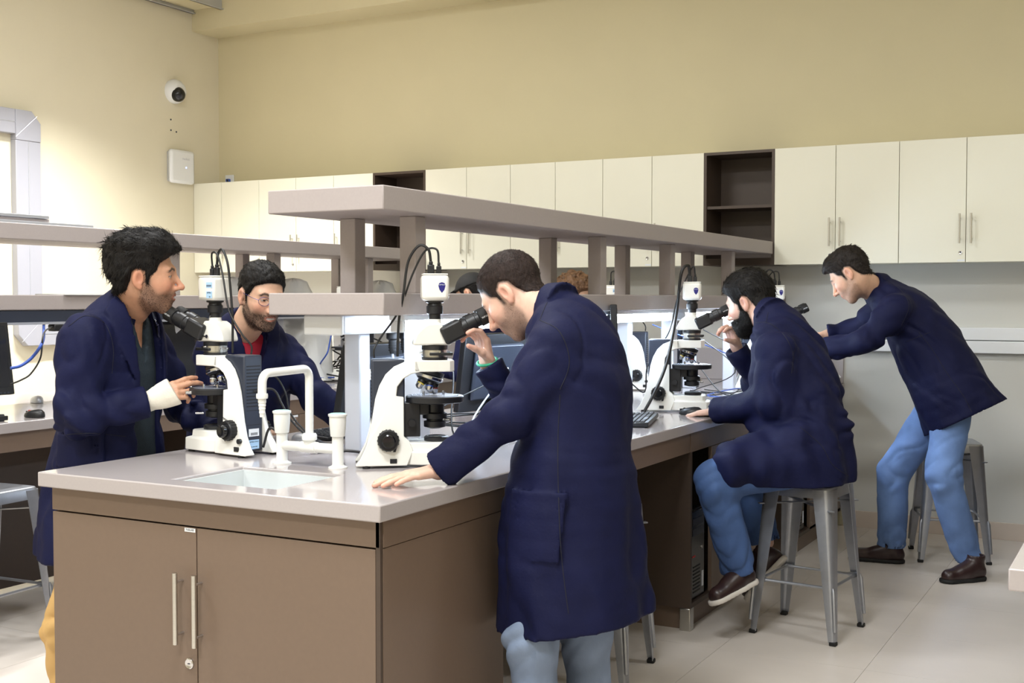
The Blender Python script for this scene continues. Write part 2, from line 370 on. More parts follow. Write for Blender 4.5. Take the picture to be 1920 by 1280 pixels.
# ================================================================== BENCHES
HB, TH = .92, .046
W1 = 1.295
def slab_hole(x0, x1, y0, y1, z0, z1, h=None):
    mb = MB()
    if not h: return mb.box(x0, x1, y0, y1, z0, z1)
    xs = [x0, h[0], h[1], x1]; ys = [y0, h[2], h[3], y1]; V = []
    for z in (z0, z1):
        for j in range(4):
            for i in range(4): V.append((xs[i], ys[j], z))
    g = lambda i, j, k: k*16+j*4+i; F = []
    for i in range(3):
        for j in range(3):
            if (i, j) == (1, 1): continue
            F += [(g(i,j,1), g(i+1,j,1), g(i+1,j+1,1), g(i,j+1,1)), (g(i,j,0), g(i,j+1,0), g(i+1,j+1,0), g(i+1,j,0))]
    for i in range(3):
        F += [(g(i,0,0), g(i+1,0,0), g(i+1,0,1), g(i,0,1)), (g(i+1,3,0), g(i,3,0), g(i,3,1), g(i+1,3,1)),
              (g(0,i+1,0), g(0,i,0), g(0,i,1), g(0,i+1,1)), (g(3,i,0), g(3,i+1,0), g(3,i+1,1), g(3,i,1))]
    F += [(g(1,1,1), g(2,1,1), g(2,1,0), g(1,1,0)), (g(2,2,1), g(1,2,1), g(1,2,0), g(2,2,0)), (g(1,2,1), g(1,1,1), g(1,1,0), g(1,2,0)), (g(2,1,1), g(2,2,1), g(2,2,0), g(2,1,0))]
    return mb.add(V, F)
def bench_end_cabinet(xo, label, tag_label=True):
    t = thing('end_cabinet', label, 'cabinet', (xo, 0, 0), group='bench end cabinets')
    x0, x1, y0, y1 = -W1+.03, -.022, .03, .70; zt = HB-TH
    part('carcass', MB().box(x0, x0+.018, y0+.022, y1, .09, zt).box(x1-.018, x1, y0+.022, y1, .09, zt).box(x0+.018, x1-.018, y1-.018, y1, .09, zt).box(x0+.018, x1-.018, y0+.022, y1-.018, .09, .108), M_BROWN, t)
    part('apron', MB().box(x0, x1, y0, y0+.022, .80, zt), M_BROWN, t, .0015)
    part('corner_post', MB().box(x1-.012, x1+.002, y0, y0+.012, .09, zt), M_DKBROWN, t)
    part('plinth', MB().box(x0+.03, x1-.02, y0+.05, y1, 0, .09), M_ALU, t)
    part('side_panel', MB().box(x1, x1+.004, y0+.012, y1, .09, .797), M_BROWN, t); part('side_rail', MB().box(x1, x1+.006, y0+.012, y1, .80, zt), M_BROWN, t)
    xm = -.665
    for a, b, hx in ((x0, xm, xm-.055), (xm, x1-.012, xm+.008+.0)):
        d = part('door', MB().box(a+.002, b-.002, y0, y0+.02, .095, .795), M_BROWN, t, .0015)
        if a == x0:
            lock(d, (xm-.03, y0, .395), (0, -1, 0), .016)
            p = part('label_plate', MB().box(xm-.045, xm-.004, y0-.001, y0, .782, .793), M_STICK, d)
            text_part('lettering', '7103-MF', .009, M_INK, p, frame_mat((xm-.0245, y0-.0012, .7875), (1, 0, 0), (0, 0, 1)))
        bar_handle(d, hx if a == x0 else xm+.018, .455, .665, y0, r=.0075)
    return t
def base_cabinet(xo, y0, y1, label, bays, pcs=()):
    t = thing('base_cabinet', label, 'cabinet', (xo, y0, 0), group='bench base cabinets'); L = y1-y0; zt = HB-TH; th = .02; x0, x1 = -W1+.02, -.012
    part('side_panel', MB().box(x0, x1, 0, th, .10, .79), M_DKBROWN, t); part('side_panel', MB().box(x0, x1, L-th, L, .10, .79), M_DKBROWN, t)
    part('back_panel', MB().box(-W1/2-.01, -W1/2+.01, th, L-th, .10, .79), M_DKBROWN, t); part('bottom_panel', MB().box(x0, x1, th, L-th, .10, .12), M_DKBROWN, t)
    part('top_rail', MB().box(x0+.02, x1, 0, L, .79, zt), M_BROWN, t)
    part('plinth', MB().box(x0+.05, x1-.03, .03, L-.03, 0, .10), M_BROWN, t); part('plinth_corner', MB().box(x1-.05, x1, 0.0, .05, 0, .10), M_STEEL, t, .004)
    for k, (a, b) in enumerate(bays):
        part('divider', MB().box(-W1/2, x1-.002, b-y0-.009, b-y0+.009, .12, .79), M_DKBROWN, t)
        d = part('door', MB().box(x1-.018, x1, a-y0+.011, b-y0+.006, .105, .787), M_BROWN, t, .0015)
        lock(d, (x1, b-y0-.035, .755), (1, 0, 0), .013)
        part('label_plate', MB().box(x1, x1+.001, b-y0-.05, b-y0-.005, .773, .785), M_STICK, d)
        d2 = part('door', MB().box(x0, x0+.018, a-y0+.011, b-y0+.006, .105, .787), M_BROWN, t, .0015)
    return t
def rack(xo, label, lit):
    t = thing('bench_rack', label, 'rack', (xo, 0, HB), group='two-tier bench racks')
    xa, xb = -.852, -.385; z = lambda v: v-HB
    part('upper_shelf', MB().box(xa, xb, .58, CYF-.004, z(1.743), z(1.821)), M_SHELF, t, .004)
    part('lower_shelf', MB().box(xa, xb, .58, YB-.008, z(1.406), z(1.479)), M_SHELF, t, .004)
    s = .066
    for y in (.88, 2.42, 3.30, 4.30):
        for x in (-.778, -.525):
            part('upper_post', MB().box(x, x+s, y, y+s*.95, z(1.479), z(1.743)), M_SHELF, t, .003)
            part('lower_post', MB().box(x+.008, x+s+.012, y+.01, y+s*.95+.01, 0, z(1.406)), M_POST, t, .006)
    r = part('socket_trunk', MB().box(-.755, -.60, .66, YB-.03, z(1.340), z(1.405)), M_WPL, t, .01)
    part('trunk_end_cap', MB().box(-.757, -.598, .645, .66, z(1.338), z(1.4055)), M_WPL, t, .006)
    for y in (1.02, 1.10, 1.9, 2.0, 2.9, 3.0, 3.9): part('socket', MB().box(-.70, -.655, y, y+.05, z(1.336), z(1.340)), M_BLACK, r)
    return t
def batten(y0, y1, label):
    t = thing('strip_light', label, 'lamp', (-.445, y0, 1.36), group='strip lights under the middle rack'); L = y1-y0
    part('housing', MB().box(-.03, .03, 0, L, .028, .0455), M_WPL, t, .003)
    for y in (0, L-.02): part('end_cap', MB().box(-.026, .026, y, y+.02, -.012, .03), M_WPL, t, .006)
    part('tube', MB().cyl((0, .02, .008), (0, L-.02, .008), .019, n=16), M_TUBE, t)
def bench(xo, nm, sink=False):
    ht = (-.815, -.415, .085, .405) if sink else None
    wt = thing('worktop', {'m': 'grey speckled worktop of the middle bench with a sink cut out', 'l': 'grey worktop of the left bench behind the standing student', 'r': 'grey worktop corner at the lower right edge of the photo'}[nm], 'worktop', (xo, 0, HB-TH), group='bench worktops')
    part('slab', slab_hole(-W1, 0, 0, YB-.008, 0, TH, ht), M_TOP, wt, .004)
    part('end_splash', MB().box(-W1+.02, -.004, YB-.03, YB-.008, TH, TH+.21), M_TOP, wt, .003)
    bench_end_cabinet(xo, {'m': 'brown end cabinet with two barred doors below the sink', 'l': 'brown end cabinet of the left bench outside the photo', 'r': 'dark brown end cabinet at the lower right edge'}[nm])
    loc = {'m': 'the middle bench', 'l': 'the left bench', 'r': 'the right-hand bench'}[nm]
    base_cabinet(xo, 2.385, 3.56, 'brown base cabinet with computer bay halfway along ' + loc, [(2.655, 2.965), (2.965, 3.54)])
    base_cabinet(xo, 4.10, 5.18, 'brown base cabinet against the back wall under ' + loc, [(4.40, 4.78), (4.78, 5.16)])
    mp = thing('knee_panel', 'dark brown knee panel filling the leg space of ' + loc, 'panel', (xo, .70, 0), group='knee panels')
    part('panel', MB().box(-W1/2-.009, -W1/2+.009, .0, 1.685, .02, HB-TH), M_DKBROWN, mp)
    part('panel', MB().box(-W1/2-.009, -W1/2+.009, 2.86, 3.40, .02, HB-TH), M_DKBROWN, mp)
    for x in (-W1+.03, -.035): part('rail', MB().box(x, x+.02, .0, 1.683, .79, HB-TH), M_BROWN, mp); part('rail', MB().box(x, x+.02, 2.862, 3.398, .79, HB-TH), M_BROWN, mp)
bench(0, 'm', True); bench(-2.62, 'l'); bench(1.525+W1, 'r')
rack(0, 'grey two-tier shelf rack standing along the middle bench', True)
rack(-2.62, 'grey two-tier shelf rack standing along the left bench', False)
for k, (a, b) in enumerate(((.74, 1.96), (2.06, 3.24), (3.40, 4.62))):
    batten(a, b, ['lit strip light under the rack beside the front microscope', 'lit strip light under the rack behind the keyboard', 'lit strip light under the rack nearest the back wall'][k])
# dark cable duct under the left rack
t = thing('cable_duct', 'blue-grey metal cable duct under the left rack shelf', 'cable duct', (-3.06, .7, 1.335))
part('duct', MB().box(-.05, .05, 0, 4.3, 0, .068), M_DGREY, t, .004); part('lip', MB().box(.05, .058, 0, 4.3, 0, .012), M_ALU, t)
# sink
t = thing('sink_basin', 'white rectangular sink basin set into the middle bench', 'sink', (-.615, .245, HB-TH-.17))
th = .010; sx, sy, d = .2-.0008-th, .16-.0008-th, .17+TH-.010
mb = MB()
mb.box(-sx-th, sx+th, -sy-th, sy+th, -th, 0); mb.box(-sx-th, -sx, -sy-th, sy+th, 0, d); mb.box(sx, sx+th, -sy-th, sy+th, 0, d)
mb.box(-sx, sx, -sy-th, -sy, 0, d); mb.box(-sx, sx, sy, sy+th, 0, d)
part('bowl', mb, M_SINK, t); part('drain', MB().lathe([(.03, 0), (.03, .003), (.02, .002)], (0, 0, 0)), M_CHROME, t)
# tap
t = thing('lab_tap', 'white plastic laboratory tap with two valves and tall hooked spout', 'tap', (-.632, .515, HB))
for sx in (-.113, .113):
    v = part('valve', MB().lathe([(.031, 0), (.031, .004), (.02, .009), (.0185, .012), (.0185, .10), (.023, .102), (.0235, .105), (.027, .142), (.0275, .165), (.030, .166), (.031, .172), (.029, .174)], (sx, 0, 0), n=24), M_WPL2, t)
    part('valve_cap', MB().lathe([(.026, .1741), (.024, .1755)], (sx, 0, 0), n=24), mat('valve_cap_tint', srgb(170, 215, 205), .4), v)
part('cross_pipe', MB().cyl((-.113, 0, .06), (.113, 0, .06), .0165, n=16).cyl((-.03, 0, .06), (.03, 0, .06), .019, n=16), M_WPL2, t)
part('collar', MB().lathe([(.018, .07), (.018, .08), (.024, .085), (.0245, .1), (.02, .106)], n=20), M_WPL2, t)
pa = [(0, 0, .1), (0, 0, .27)]+[(0, -.03+.03*math.cos(a), .285+.03*math.sin(a)) for a in np.linspace(0, PI/2, 7)]
pa += [(0, -.19, .312)]+[(0, -.20-.03*math.sin(a), .282+.03*math.cos(a)) for a in np.linspace(.1, PI/2, 7)]+[(0, -.231, .245)]
part('spout', MB().tube(pa, .0135, 16), M_WPL2, t)
part('nozzle', MB().lathe([(.0175, .25), (.0185, .243), (.0175, .235), (.0125, .234), (.0125, .222), (.011, .221), (.0115, .212), (.010, .211), (.0105, .202), (.009, .201), (.0095, .19), (.008, .189), (.0075, .178)], (0, -.231, 0), n=18), M_WPL2, t)

# ================================================================== STOOLS
def make_stool():
    t = thing('metal_stool', '', 'stool', (0, 0, 0), group='galvanised metal stools')
    a, H = .152, .66
    def rsq(h, r, n=5):
        P = []
        for cx, cy, a0 in ((1,1,0), (-1,1,90), (-1,-1,180), (1,-1,270)):
            for k in range(n+1):
                q = R(a0+90*k/n); P.append((cx*(h-r)+r*math.cos(q), cy*(h-r)+r*math.sin(q)))
        return P
    mb = MB(); rings = []
    for h, r, z in ((.03, .01, H-.004), (a-.02, .03, H-.004), (a-.012, .036, H), (a-.003, .04, H-.003), (a, .042, H-.01), (a+.004, .042, H-.05), (a+.001, .042, H-.05), (a-.004, .04, H-.01)):
        rings.append([(x, y, z) for x, y in rsq(h, r)])
    n = len(rings[0]); V = [p for rr in rings for p in rr]
    F = [tuple(range(n))]+[(k*n+i, (k+1)*n+i, (k+1)*n+(i+1) % n, k*n+(i+1) % n) for k in range(len(rings)-1) for i in range(n)]
    part('seat', MB().add(V, F), M_STOOL, t)
    for sx in (-1, 1):
        for sy in (-1, 1):
            rows = []; nz = 7; m0 = None
            for k in range(nz):
                q = k/(nz-1); z = (H-.012)*(1-q)+.012*q; c = .155*(1-q)+.192*q; w_ = .082*(1-q)**1.0+.030*q; r = .034*(1-q)+.014*q; th = .003
                out = [(-w_, 0)]+[(-r+r*math.sin(R(u)), -r+r*math.cos(R(u))) for u in (0, 22, 45, 68, 90)]+[(0, -w_)]
                inn = [(0-th, -w_)]+[(-r+(r-th)*math.sin(R(u)), -r+(r-th)*math.cos(R(u))) for u in (90, 68, 45, 22, 0)]+[(-w_, -th)]
                rows.append([(sx*(c+x), sy*(c+y), z) for x, y in out+inn])
            n = len(rows[0]); V = [p for rr in rows for p in rr]
            F = [(k*n+i, (k+1)*n+i, (k+1)*n+(i+1) % n, k*n+(i+1) % n) for k in range(nz-1) for i in range(n)]+[tuple(range(n)), tuple(range((nz-1)*n, nz*n))]
            l = part('leg', MB().add(V, F), M_STOOL, t)
            c = .186; part('rubber_foot', MB().box(sx*(c-.021), sx*(c+.009), sy*(c-.021), sy*(c+.009), 0, .017), M_RUB, l, .004)
            part('leg_rib', MB().tube([(sx*.1745, sy*.1745, .24), (sx*.178, sy*.178, .22), (sx*.1895, sy*.1895, .06)], [.003, .009, .008], 8), M_STOOL, l)
    z = .235; c = .160
    for sx, sy, dx, dy in ((0,-1,1,0), (0,1,1,0), (-1,0,0,1), (1,0,0,1)):
        P = [(sx*c+dx*s, sy*c+dy*s, z) for s in (-.165, -.135, -.12, .12, .135, .165)]
        part('stretcher', MB().tube(P, [.010, .010, .0065, .0065, .010, .010], 8), M_STOOL, t)
    for s in (1, -1): part('seat_brace', MB().obox((0, 0, .565+s*.004), np.array([.19, s*.19, 0])*.86, np.array([-s, 1, 0])*.008, np.array([0, 0, .0025])), M_STOOL, t)
    return t
stool0 = make_stool(); stool0.location = (.432, 2.668, 0); stool0.rotation_euler.z = R(-6)
stool0['label'] = 'grey metal stool the bearded student sits on'
for (x, y, a, lb) in ((.745, 4.545, 18, 'grey metal stool behind the bending man by the back wall'), (-.155, 1.69, 6, 'grey metal stool half hidden behind the jeans of the man at the front microscope'),
                      (-2.57, .80, 4, 'grey metal stool at the left bench on the left edge of the photo')):
    s = copy_tree(stool0); s.location = (x, y, 0); s.rotation_euler.z = R(a); s['label'] = lb
# ================================================================== MICROSCOPES
def make_microscope():
    t = thing('microscope', '', 'microscope', (0, 0, 0), group='polarising microscopes')
    wz = lambda z: .050+.036*max(0, (.13-z)/.13)**1.6
    outer = [(-.06, .342), (-.10, .338), (-.135, .323), (-.162, .298), (-.182, .262), (-.195, .22), (-.203, .17), (-.211, .12), (-.224, .07), (-.244, .030), (-.258, .012), (-.258, .008)]
    inner = [(-.095, .008), (-.075, .055), (-.088, .085), (-.104, .098), (-.104, .225), (-.128, .228), (-.124, .258), (-.105, .283), (-.080, .298), (-.05, .304)]
    mb = MB()
    prof = outer+inner
    # two side plates (quads between outer rear curve and inner edge, built as n-gon prisms)
    for s in (1, -1):
        mb.prism(prof, lambda a, b: (a, s*.040, b), lambda a, b: (a, s*wz(b), b))
    # middle web in front of the lamp housing
    web = [(-.06, .342), (-.10, .338), (-.115, .332), (-.115, .10), (-.104, .098), (-.104, .225), (-.128, .228), (-.124, .258), (-.105, .283), (-.08, .298), (-.05, .304)]
    mb.prism([(-.10, .338), (-.118, .330), (-.150, .23), (-.150, .10), (-.104, .098), (-.104, .225), (-.128, .228), (-.124, .258), (-.105, .283), (-.08, .298), (-.05, .304), (-.06, .342)], lambda a, b: (a, -.041, b), lambda a, b: (a, .041, b))
    nose = []
    for x, y in [(-.07, -.050), (.045, -.050), (.060, -.036), (.060, .036), (.045, .050), (-.07, .050)]: nose.append((x, y))
    mb.prism(nose, lambda a, b: (a, b, .3045), lambda a, b: (a, b, .342))
    part('arm', mb, M_MWHITE, t, .004, 35)
    b = MB(); low = [(-.12, -.055), (-.05, -.078), (.075, -.078), (.09, -.06), (.09, .06), (.075, .078), (-.05, .078), (-.12, .055)]
    top = [(-.12, -.05), (-.05, -.062), (.055, -.062), (.068, -.048), (.068, .048), (.055, .062), (-.05, .062), (-.12, .05)]
    n = 8; V = [(x, y, .008) for x, y in low]+[(x*.99, y*.99, .05) for x, y in low]+[(x, y, .055) for x, y in top]+[(x*.97, y*.97, .078) for x, y in top]
    F = [tuple(range(n-1, -1, -1)), tuple(range(3*n, 4*n))]+[(k*n+i, k*n+(i+1) % n, (k+1)*n+(i+1) % n, (k+1)*n+i) for k in range(3) for i in range(n)]
    base = part('base', b.add(V, F), M_MWHITE, t, .003, 35)
    for x, y in ((-.225, .07), (-.225, -.07), (.06, .06), (.06, -.06)): part('foot', MB().cyl((x, y, 0), (x, y, .009), .012, n=14), M_RUB, t)
    h = part('lamp_housing', MB().box(-.206, -.10, -.0395, .0395, .014, .346), M_DGREY, t, .006)
    for k in range(13): part('vent_slot', MB().box(-.2068, -.2055, -.03, .03, .168+k*.0115, .172+k*.0115), M_RUB, h)
    [part('panel_line', MB().box(-.2066, -.2058, -.031, .031, zz, zz+.0015), M_RUB, h) for zz in (.105, .155)]
    lb = part('label_plate', MB().box(-.2072, -.2055, -.022, .022, .066, .092), M_STICK, h); lb2 = part('label_plate', MB().box(-.2072, -.2055, -.022, .022, .022, .054), M_STICKB, h)
    for k in range(9): part('barcode_bar', MB().box(-.2076, -.207, -.015+k*.0034, -.0135+k*.0034+.0005*(k % 2), .070, .079), M_INK, lb)
    text_part('lettering', 'OPTIKA ITALY', .0062, M_INK, lb2, frame_mat((-.2074, 0, .047), (0, -1, 0), (0, 0, 1)))
    text_part('lettering', 'CE  0.5A 230V', .0048, M_INK, lb2, frame_mat((-.2074, 0, .03), (0, -1, 0), (0, 0, 1)))
    for s in (1, -1):
        f = part('focus_knob', MB().lathe([(.030, 0), (.034, .003), (.034, .030), (.031, .034)], (-.155, s*.05, .088), (0, s, 0), 36), M_BLACK, t)
        part('fine_knob', MB().lathe([(.022, .034), (.022, .052), (.018, .055), (.010, .054)], (-.155, s*.05, .088), (0, s, 0), 28), M_BLKG, f)
        for k in range(18):
            q = 2*PI*k/18; part('grip_rib', MB().obox((-.155+.0343*math.cos(q), s*(.05+.016), .088+.0343*math.sin(q)), (.0012*math.cos(q), 0, .0012*math.sin(q)), (0, .012, 0), (-.0016*math.sin(q), 0, .0016*math.cos(q))), M_RUB, f)
        part('knob_lever', MB().obox((-.135, s*.062, .052), (.004, 0, 0), (0, .006, 0), (.003, 0, .012)), M_BLACK, f)
    part('power_switch', MB().box(-.218, -.196, .074, .080, .020, .036), M_BLACK, t, .001); part('dimmer_dial', MB().cyl((-.215, .066, .055), (-.215, .076, .055), .009, n=16), M_BLACK, t)
    part('power_socket', MB().box(-.150, -.128, -.082, -.074, .016, .030), M_BLACK, t, .001)
    tx = frame_mat((-.118, .0512, .128), (-1, 0, 0), (0, 0, 1)); text_part('lettering', 'TENSION', .009, M_INK, t, frame_mat((-.122, .0535, .122), (-.93, 0, -.3), (-.3, 0, .93)))
    # stage
    part('stage_bracket', MB().box(-.104, -.050, -.035, .035, .095, .205).box(-.06, -.02, -.03, .03, .165, .205), M_BLACK, t, .003)
    part('bracket_knob', MB().lathe([(.012, 0), (.013, .002), (.012, .018)], (-.078, -.035, .14), (0, -1, 0), 18), M_BLACK, t)
    st = part('stage', MB().lathe([(.088, .203), (.094, .206), (.095, .222), (.091, .2255), (.02, .2255)], (0, 0, 0), n=44), M_BLACK, t)
    part('stage_plate', MB().lathe([(.078, .2255), (.078, .2270), (.012, .2270)], n=40), mat('stage_dial_grey', srgb(120, 126, 140), .25), st)
    for x, y in ((.03, .03), (-.035, .02)): part('stage_clip', MB().cyl((x, y, .226), (x, y, .238), .004, n=12).obox((x*.6, y*.6-.01, .233), (.02, .006, 0), (-.001, .003, 0), (0, 0, .0008)), M_CHROME, st)
    part('stage_screw', MB().cyl((.02, .09, .212), (.03, .108, .212), .006, n=14), M_CHROME, st)
    part('condenser', MB().lathe([(.022, .120), (.036, .124), (.036, .142), (.028, .144), (.028, .150), (.040, .152), (.040, .168), (.03, .172), (.03, .203)], n=28), M_BLACK, t)
    part('condenser_screw', MB().cyl((.03, -.03, .15), (.046, -.046, .15), .005, n=12), M_CHROME, t); part('condenser_screw', MB().cyl((.03, .03, .135), (.05, .05, .135), .004, n=12), M_CHROME, t)
    part('condenser_lens', MB().lathe([(.02, .119), (.018, .121)], n=20), M_GLASS, t)
    part('field_lens', MB().lathe([(.040, .078), (.041, .082), (.041, .090), (.036, .094), (.030, .094), (.028, .091)], (.005, 0, 0), n=30), M_BLACK, t)
    part('field_glass', MB().lathe([(.028, .0905), (.001, .0915)], (.005, 0, 0), n=24, closed=False), M_GLASS, t)
    # nosepiece
    n_ = np.array([-.30, 0, -.954]); n_ /= np.linalg.norm(n_); c = np.array([-.012, 0, .304])
    tr = part('nosepiece', MB().lathe([(.045, -.004), (.045, .006), (.040, .012), (.043, .013), (.044, .024), (.036, .032), (.016, .036)], c, n_, 32), M_BLACK, t)
    part('turret_ring', MB().lathe([(.0445, .013), (.0462, .015), (.0462, .023), (.0445, .025)], c, n_, 36, False), M_CHROME, tr)
    def rot(v, ax, q):
        v = np.asarray(v, float); return v*math.cos(q)+np.cross(ax, v)*math.sin(q)+ax*(ax@v)*(1-math.cos(q))
    cols = [srgb(150, 60, 56), srgb(40, 70, 150), srgb(210, 190, 60), srgb(40, 70, 150), srgb(190, 190, 190)]
    for k in range(5):
        q = 2*PI*k/5; cc = c+n_*.024
        root = cc+rot(np.array([.020, 0, 0])-n_*(n_@np.array([.020, 0, 0])), n_, q); d = rot(np.array([.0, 0, -1.0]), n_, q); L = .043 if k else .046
        o = part('objective', MB().lathe([(.0135, 0), (.0135, L*.45), (.0115, L*.47), (.0115, L*.52)], root, d, 18), M_BLACK, t)
        part('objective_band', MB().lathe([(.0119, L*.52), (.0119, L*.60)], root, d, 18), mat('objective_band_%d' % k, cols[k], .4), o)
        part('objective_tip', MB().lathe([(.0115, L*.60), (.0105, L*.86), (.006, L*.97), (.004, L)], root, d, 18), M_CHROME, o)
    # analyser section, head, tubes
    an = part('analyser_tube', MB().lathe([(.042, .342), (.042, .350), (.039, .351), (.039, .353), (.041, .354), (.041, .374), (.039, .375), (.042, .376), (.042, .387), (.03, .389)], n=32), M_STEEL, t)
    part('analyser_ring', MB().lathe([(.0425, .341), (.0425, .351)], n=32), M_BLACK, an); part('analyser_ring', MB().lathe([(.0425, .3755), (.0425, .3885)], n=32), M_BLACK, an)
    for s in (1, -1):
        part('slider', MB().box(-.02, .055, s*.034, s*.046, .357, .367), M_BLACK, an, .002); part('set_screw', MB().cyl((-.05, s*.012, .365), (-.04, s*.012, .365), .004, n=10), M_CHROME, an)
        part('set_screw', MB().cyl((.012, s*.040, .370), (.012, s*.048, .370), .004, n=10), M_CHROME, an)
    hd = part('head', MB().prism([(-.074, .390), (-.072, .402), (-.064, .424), (-.050, .442), (-.034, .455), (-.022, .461), (.016, .463), (.052, .402), (.052, .390)], lambda a, b_: (a, -.040-.0*b_, b_), lambda a, b_: (a, .040, b_)), M_MWHITE, t, .006, 35)
    part('head_lever', MB().cyl((-.002, .040, .408), (-.002, .046, .408), .0065, n=14).cyl((.0, .044, .408), (.028, .044, .408), .0025, n=8), M_CHROME, hd)
    part('photo_tube', MB().lathe([(.024, .460), (.0215, .466), (.0215, .474)], n=24), M_MWHITE, hd)
    a25 = R(26); dx = np.array([math.cos(a25), 0, math.sin(a25)]); dz = np.array([-math.sin(a25), 0, math.cos(a25)]); dy = np.array([0, 1.0, 0]); o0 = np.array([.030, 0, .420])
    bi = part('binocular_body', MB().obox(o0+dx*.030+dz*.000, dx*.038, dy*.056, dz*.030), M_BLACK, t, .009)
    for s in (1, -1):
        e = part('eyepiece_tube', MB().lathe([(0.0244, 0), (0.0250, .02), (0.0274, .022), (0.0274, .05), (0.0232, .052), (0.0232, .064), (0.0274, .066)], o0+dx*.06+dy*s*.031, dx, 24), M_BLACK, t)
        part('eyepiece', MB().lathe([(0.0262, .066), (0.0274, .068), (0.0274, .098), (0.0244, .104), (0.0207, .104), (0.0183, .098)], o0+dx*.06+dy*s*.031, dx, 26), M_RUB, e)
        part('eye_lens', MB().lathe([(0.0183, .0985), (0.0012, .1)], o0+dx*.06+dy*s*.031, dx, 20, False), M_GLASS, e)
        text_part('lettering', 'WF10X', .0085, M_STICK, e, frame_mat(o0+dx*.145+dy*s*.031+np.array([0, s*.0276, 0]), -s*dx, dz))
    ad = part('camera_adapter', MB().lathe([(.020, .470), (.020, .490), (.0265, .492), (.027, .497), (.027, .516), (.024, .518), (.022, .526), (.030, .528), (.030, .534)], n=28), M_BLACK, t)
    part('adapter_ring', MB().lathe([(.0225, .519), (.0225, .5215)], n=28), M_CHROME, ad); part('adapter_screw', MB().cyl((0, .018, .48), (0, .026, .48), .003, n=8), M_CHROME, ad)
    cm = part('camera_body', MB().box(-.044, .044, -.044, .044, .534, .618), M_MWHITE, t, .012); part('camera_lid', MB().box(-.0405, .0405, -.0405, .0405, .617, .6215), M_MWHITE, cm, .004)
    sh = [(0, -.019), (.008, -.009), (.0115, .004), (.009, .0125), (0, .0155), (-.009, .0125), (-.0115, .004), (-.008, -.009)]
    for s, q in ((-1, (0, -1)),):
        lg = part('logo', MB().prism(sh, lambda a, b_: (.020+a, -.0446, .578+b_), lambda a, b_: (.020+a, -.0435, .578+b_)), M_LOGO, cm)
        text_part('lettering', 'OPTIKA', .0052, M_STICK, lg, frame_mat((.020, -.0448, .585), (1, 0, 0), (0, 0, 1)))
    l1 = part('label_plate', MB().box(-.040, -.008, .0435, .0445, .578, .598), M_STICKB, cm); l2 = part('label_plate', MB().box(-.040, -.008, .0435, .0445, .542, .566), M_STICKB, cm)
    for k in range(9): part('barcode_bar', MB().box(-.036+k*.003, -.0345+k*.003, .0444, .0449, .582, .589), M_INK, l1)
    text_part('lettering', 'OPTIKA', .0066, M_INK, l2, frame_mat((-.024, .0448, .561), (-1, 0, 0), (0, 0, 1))); text_part('lettering', 'CE', .0066, M_INK, l2, frame_mat((-.028, .0448, .547), (-1, 0, 0), (0, 0, 1)))
    for x, w_, hgt in ((-.012, .011, .030), (.014, .008, .026)): part('cable_plug', MB().box(x-w_, x+w_, -.007, .007, .621, .621+hgt).box(x-w_*.6, x+w_*.6, -.005, .005, .62+hgt, .632+hgt), M_BLACK, cm, .003)
    return t
scope0 = make_microscope()
SC = [(-1.165, .665, 170, 'white microscope with rear vents facing us, beside the man with a bandaged wrist'),
      (-.295, .74, 37, 'white microscope the man in the foreground looks into'),
      (-.20, 2.91, 17, 'white microscope the seated bearded student looks into'),
      (-.25, 4.52, 24, 'white microscope at the back wall end beside the bending man'),
      (-1.10, 4.02, 192, 'white microscope seen from behind through the rack, left of the bearded student\'s microscope'),
      (-2.95, 3.86, 178, 'white microscope on the left bench seen behind the rack post'),
      (-3.25, 3.12, 185, 'bagged white microscope on the left bench behind the leftmost microscope camera'),
      (-3.25, 3.72, 185, 'bagged white microscope on the left bench right of the smiling man\'s head'),
      (-3.25, 4.72, 185, 'bagged white microscope on the left bench farthest toward the back wall')]
SCOPES = []
for i, (x, y, a, lb) in enumerate(SC):
    s = scope0 if i == 0 else copy_tree(scope0)
    s.location = (x, y, HB); s.rotation_euler.z = R(a); s['label'] = lb; SCOPES.append(s)
for ch in SCOPES[0].children:
    if ch.name.startswith(('binocular_body', 'eyepiece_tube')): ch.rotation_euler.z = R(20)
for ch in SCOPES[0].children:
    if ch.name.startswith('head'): ch.rotation_euler.z = R(8)
def loc_of(i, p):
    x, y, a, _ = SC[i]; c, s_ = math.cos(R(a)), math.sin(R(a)); return np.array([x+c*p[0]-s_*p[1], y+s_*p[0]+c*p[1], HB+p[2]])
# crumpled bags over three microscopes
def vnoise1(x): return math.sin(x*12.9+4.1)*.5+math.sin(x*31.7+1.3)*.3+math.sin(x*57.1)*.2
for k, i in enumerate((6, 7, 8)):
    x, y, a, _ = SC[i]; mb = MB(); prof = [(.27, .0), (.26, .12), (.25, .25), (.235, .36), (.20, .45), (.15, .53), (.11, .60), (.095, .645), (.05, .665), (.005, .67)]
    n = 40; V = []
    for j, (r, h) in enumerate(prof):
        for q in range(n):
            u = 2*PI*q/n; rr = r*(1+.045*vnoise1(q*.55+k*7+j*.35)+.05*math.sin(u*2+k)); V.append((rr*math.cos(u), rr*.82*math.sin(u), h+.008*vnoise1(q*1.3+j)*min(1, j)))
    F = [(j*n+q, j*n+(q+1) % n, (j+1)*n+(q+1) % n, (j+1)*n+q) for j in range(len(prof)-1) for q in range(n)]+[tuple(range((len(prof)-1)*n, len(prof)*n))]
    b = part('dust_cover', mb.add(V, F), M_BAG, None, 0, 60); b.location = (x-.02, y, HB+.002); b.rotation_euler.z = R(a)
    tag(b, ['crumpled clear plastic bag over the microscope behind the leftmost camera', 'crumpled clear plastic bag right of the smiling man\'s head', 'crumpled clear plastic bag between the two front rack posts'][k], 'dust cover', 'plastic microscope covers')

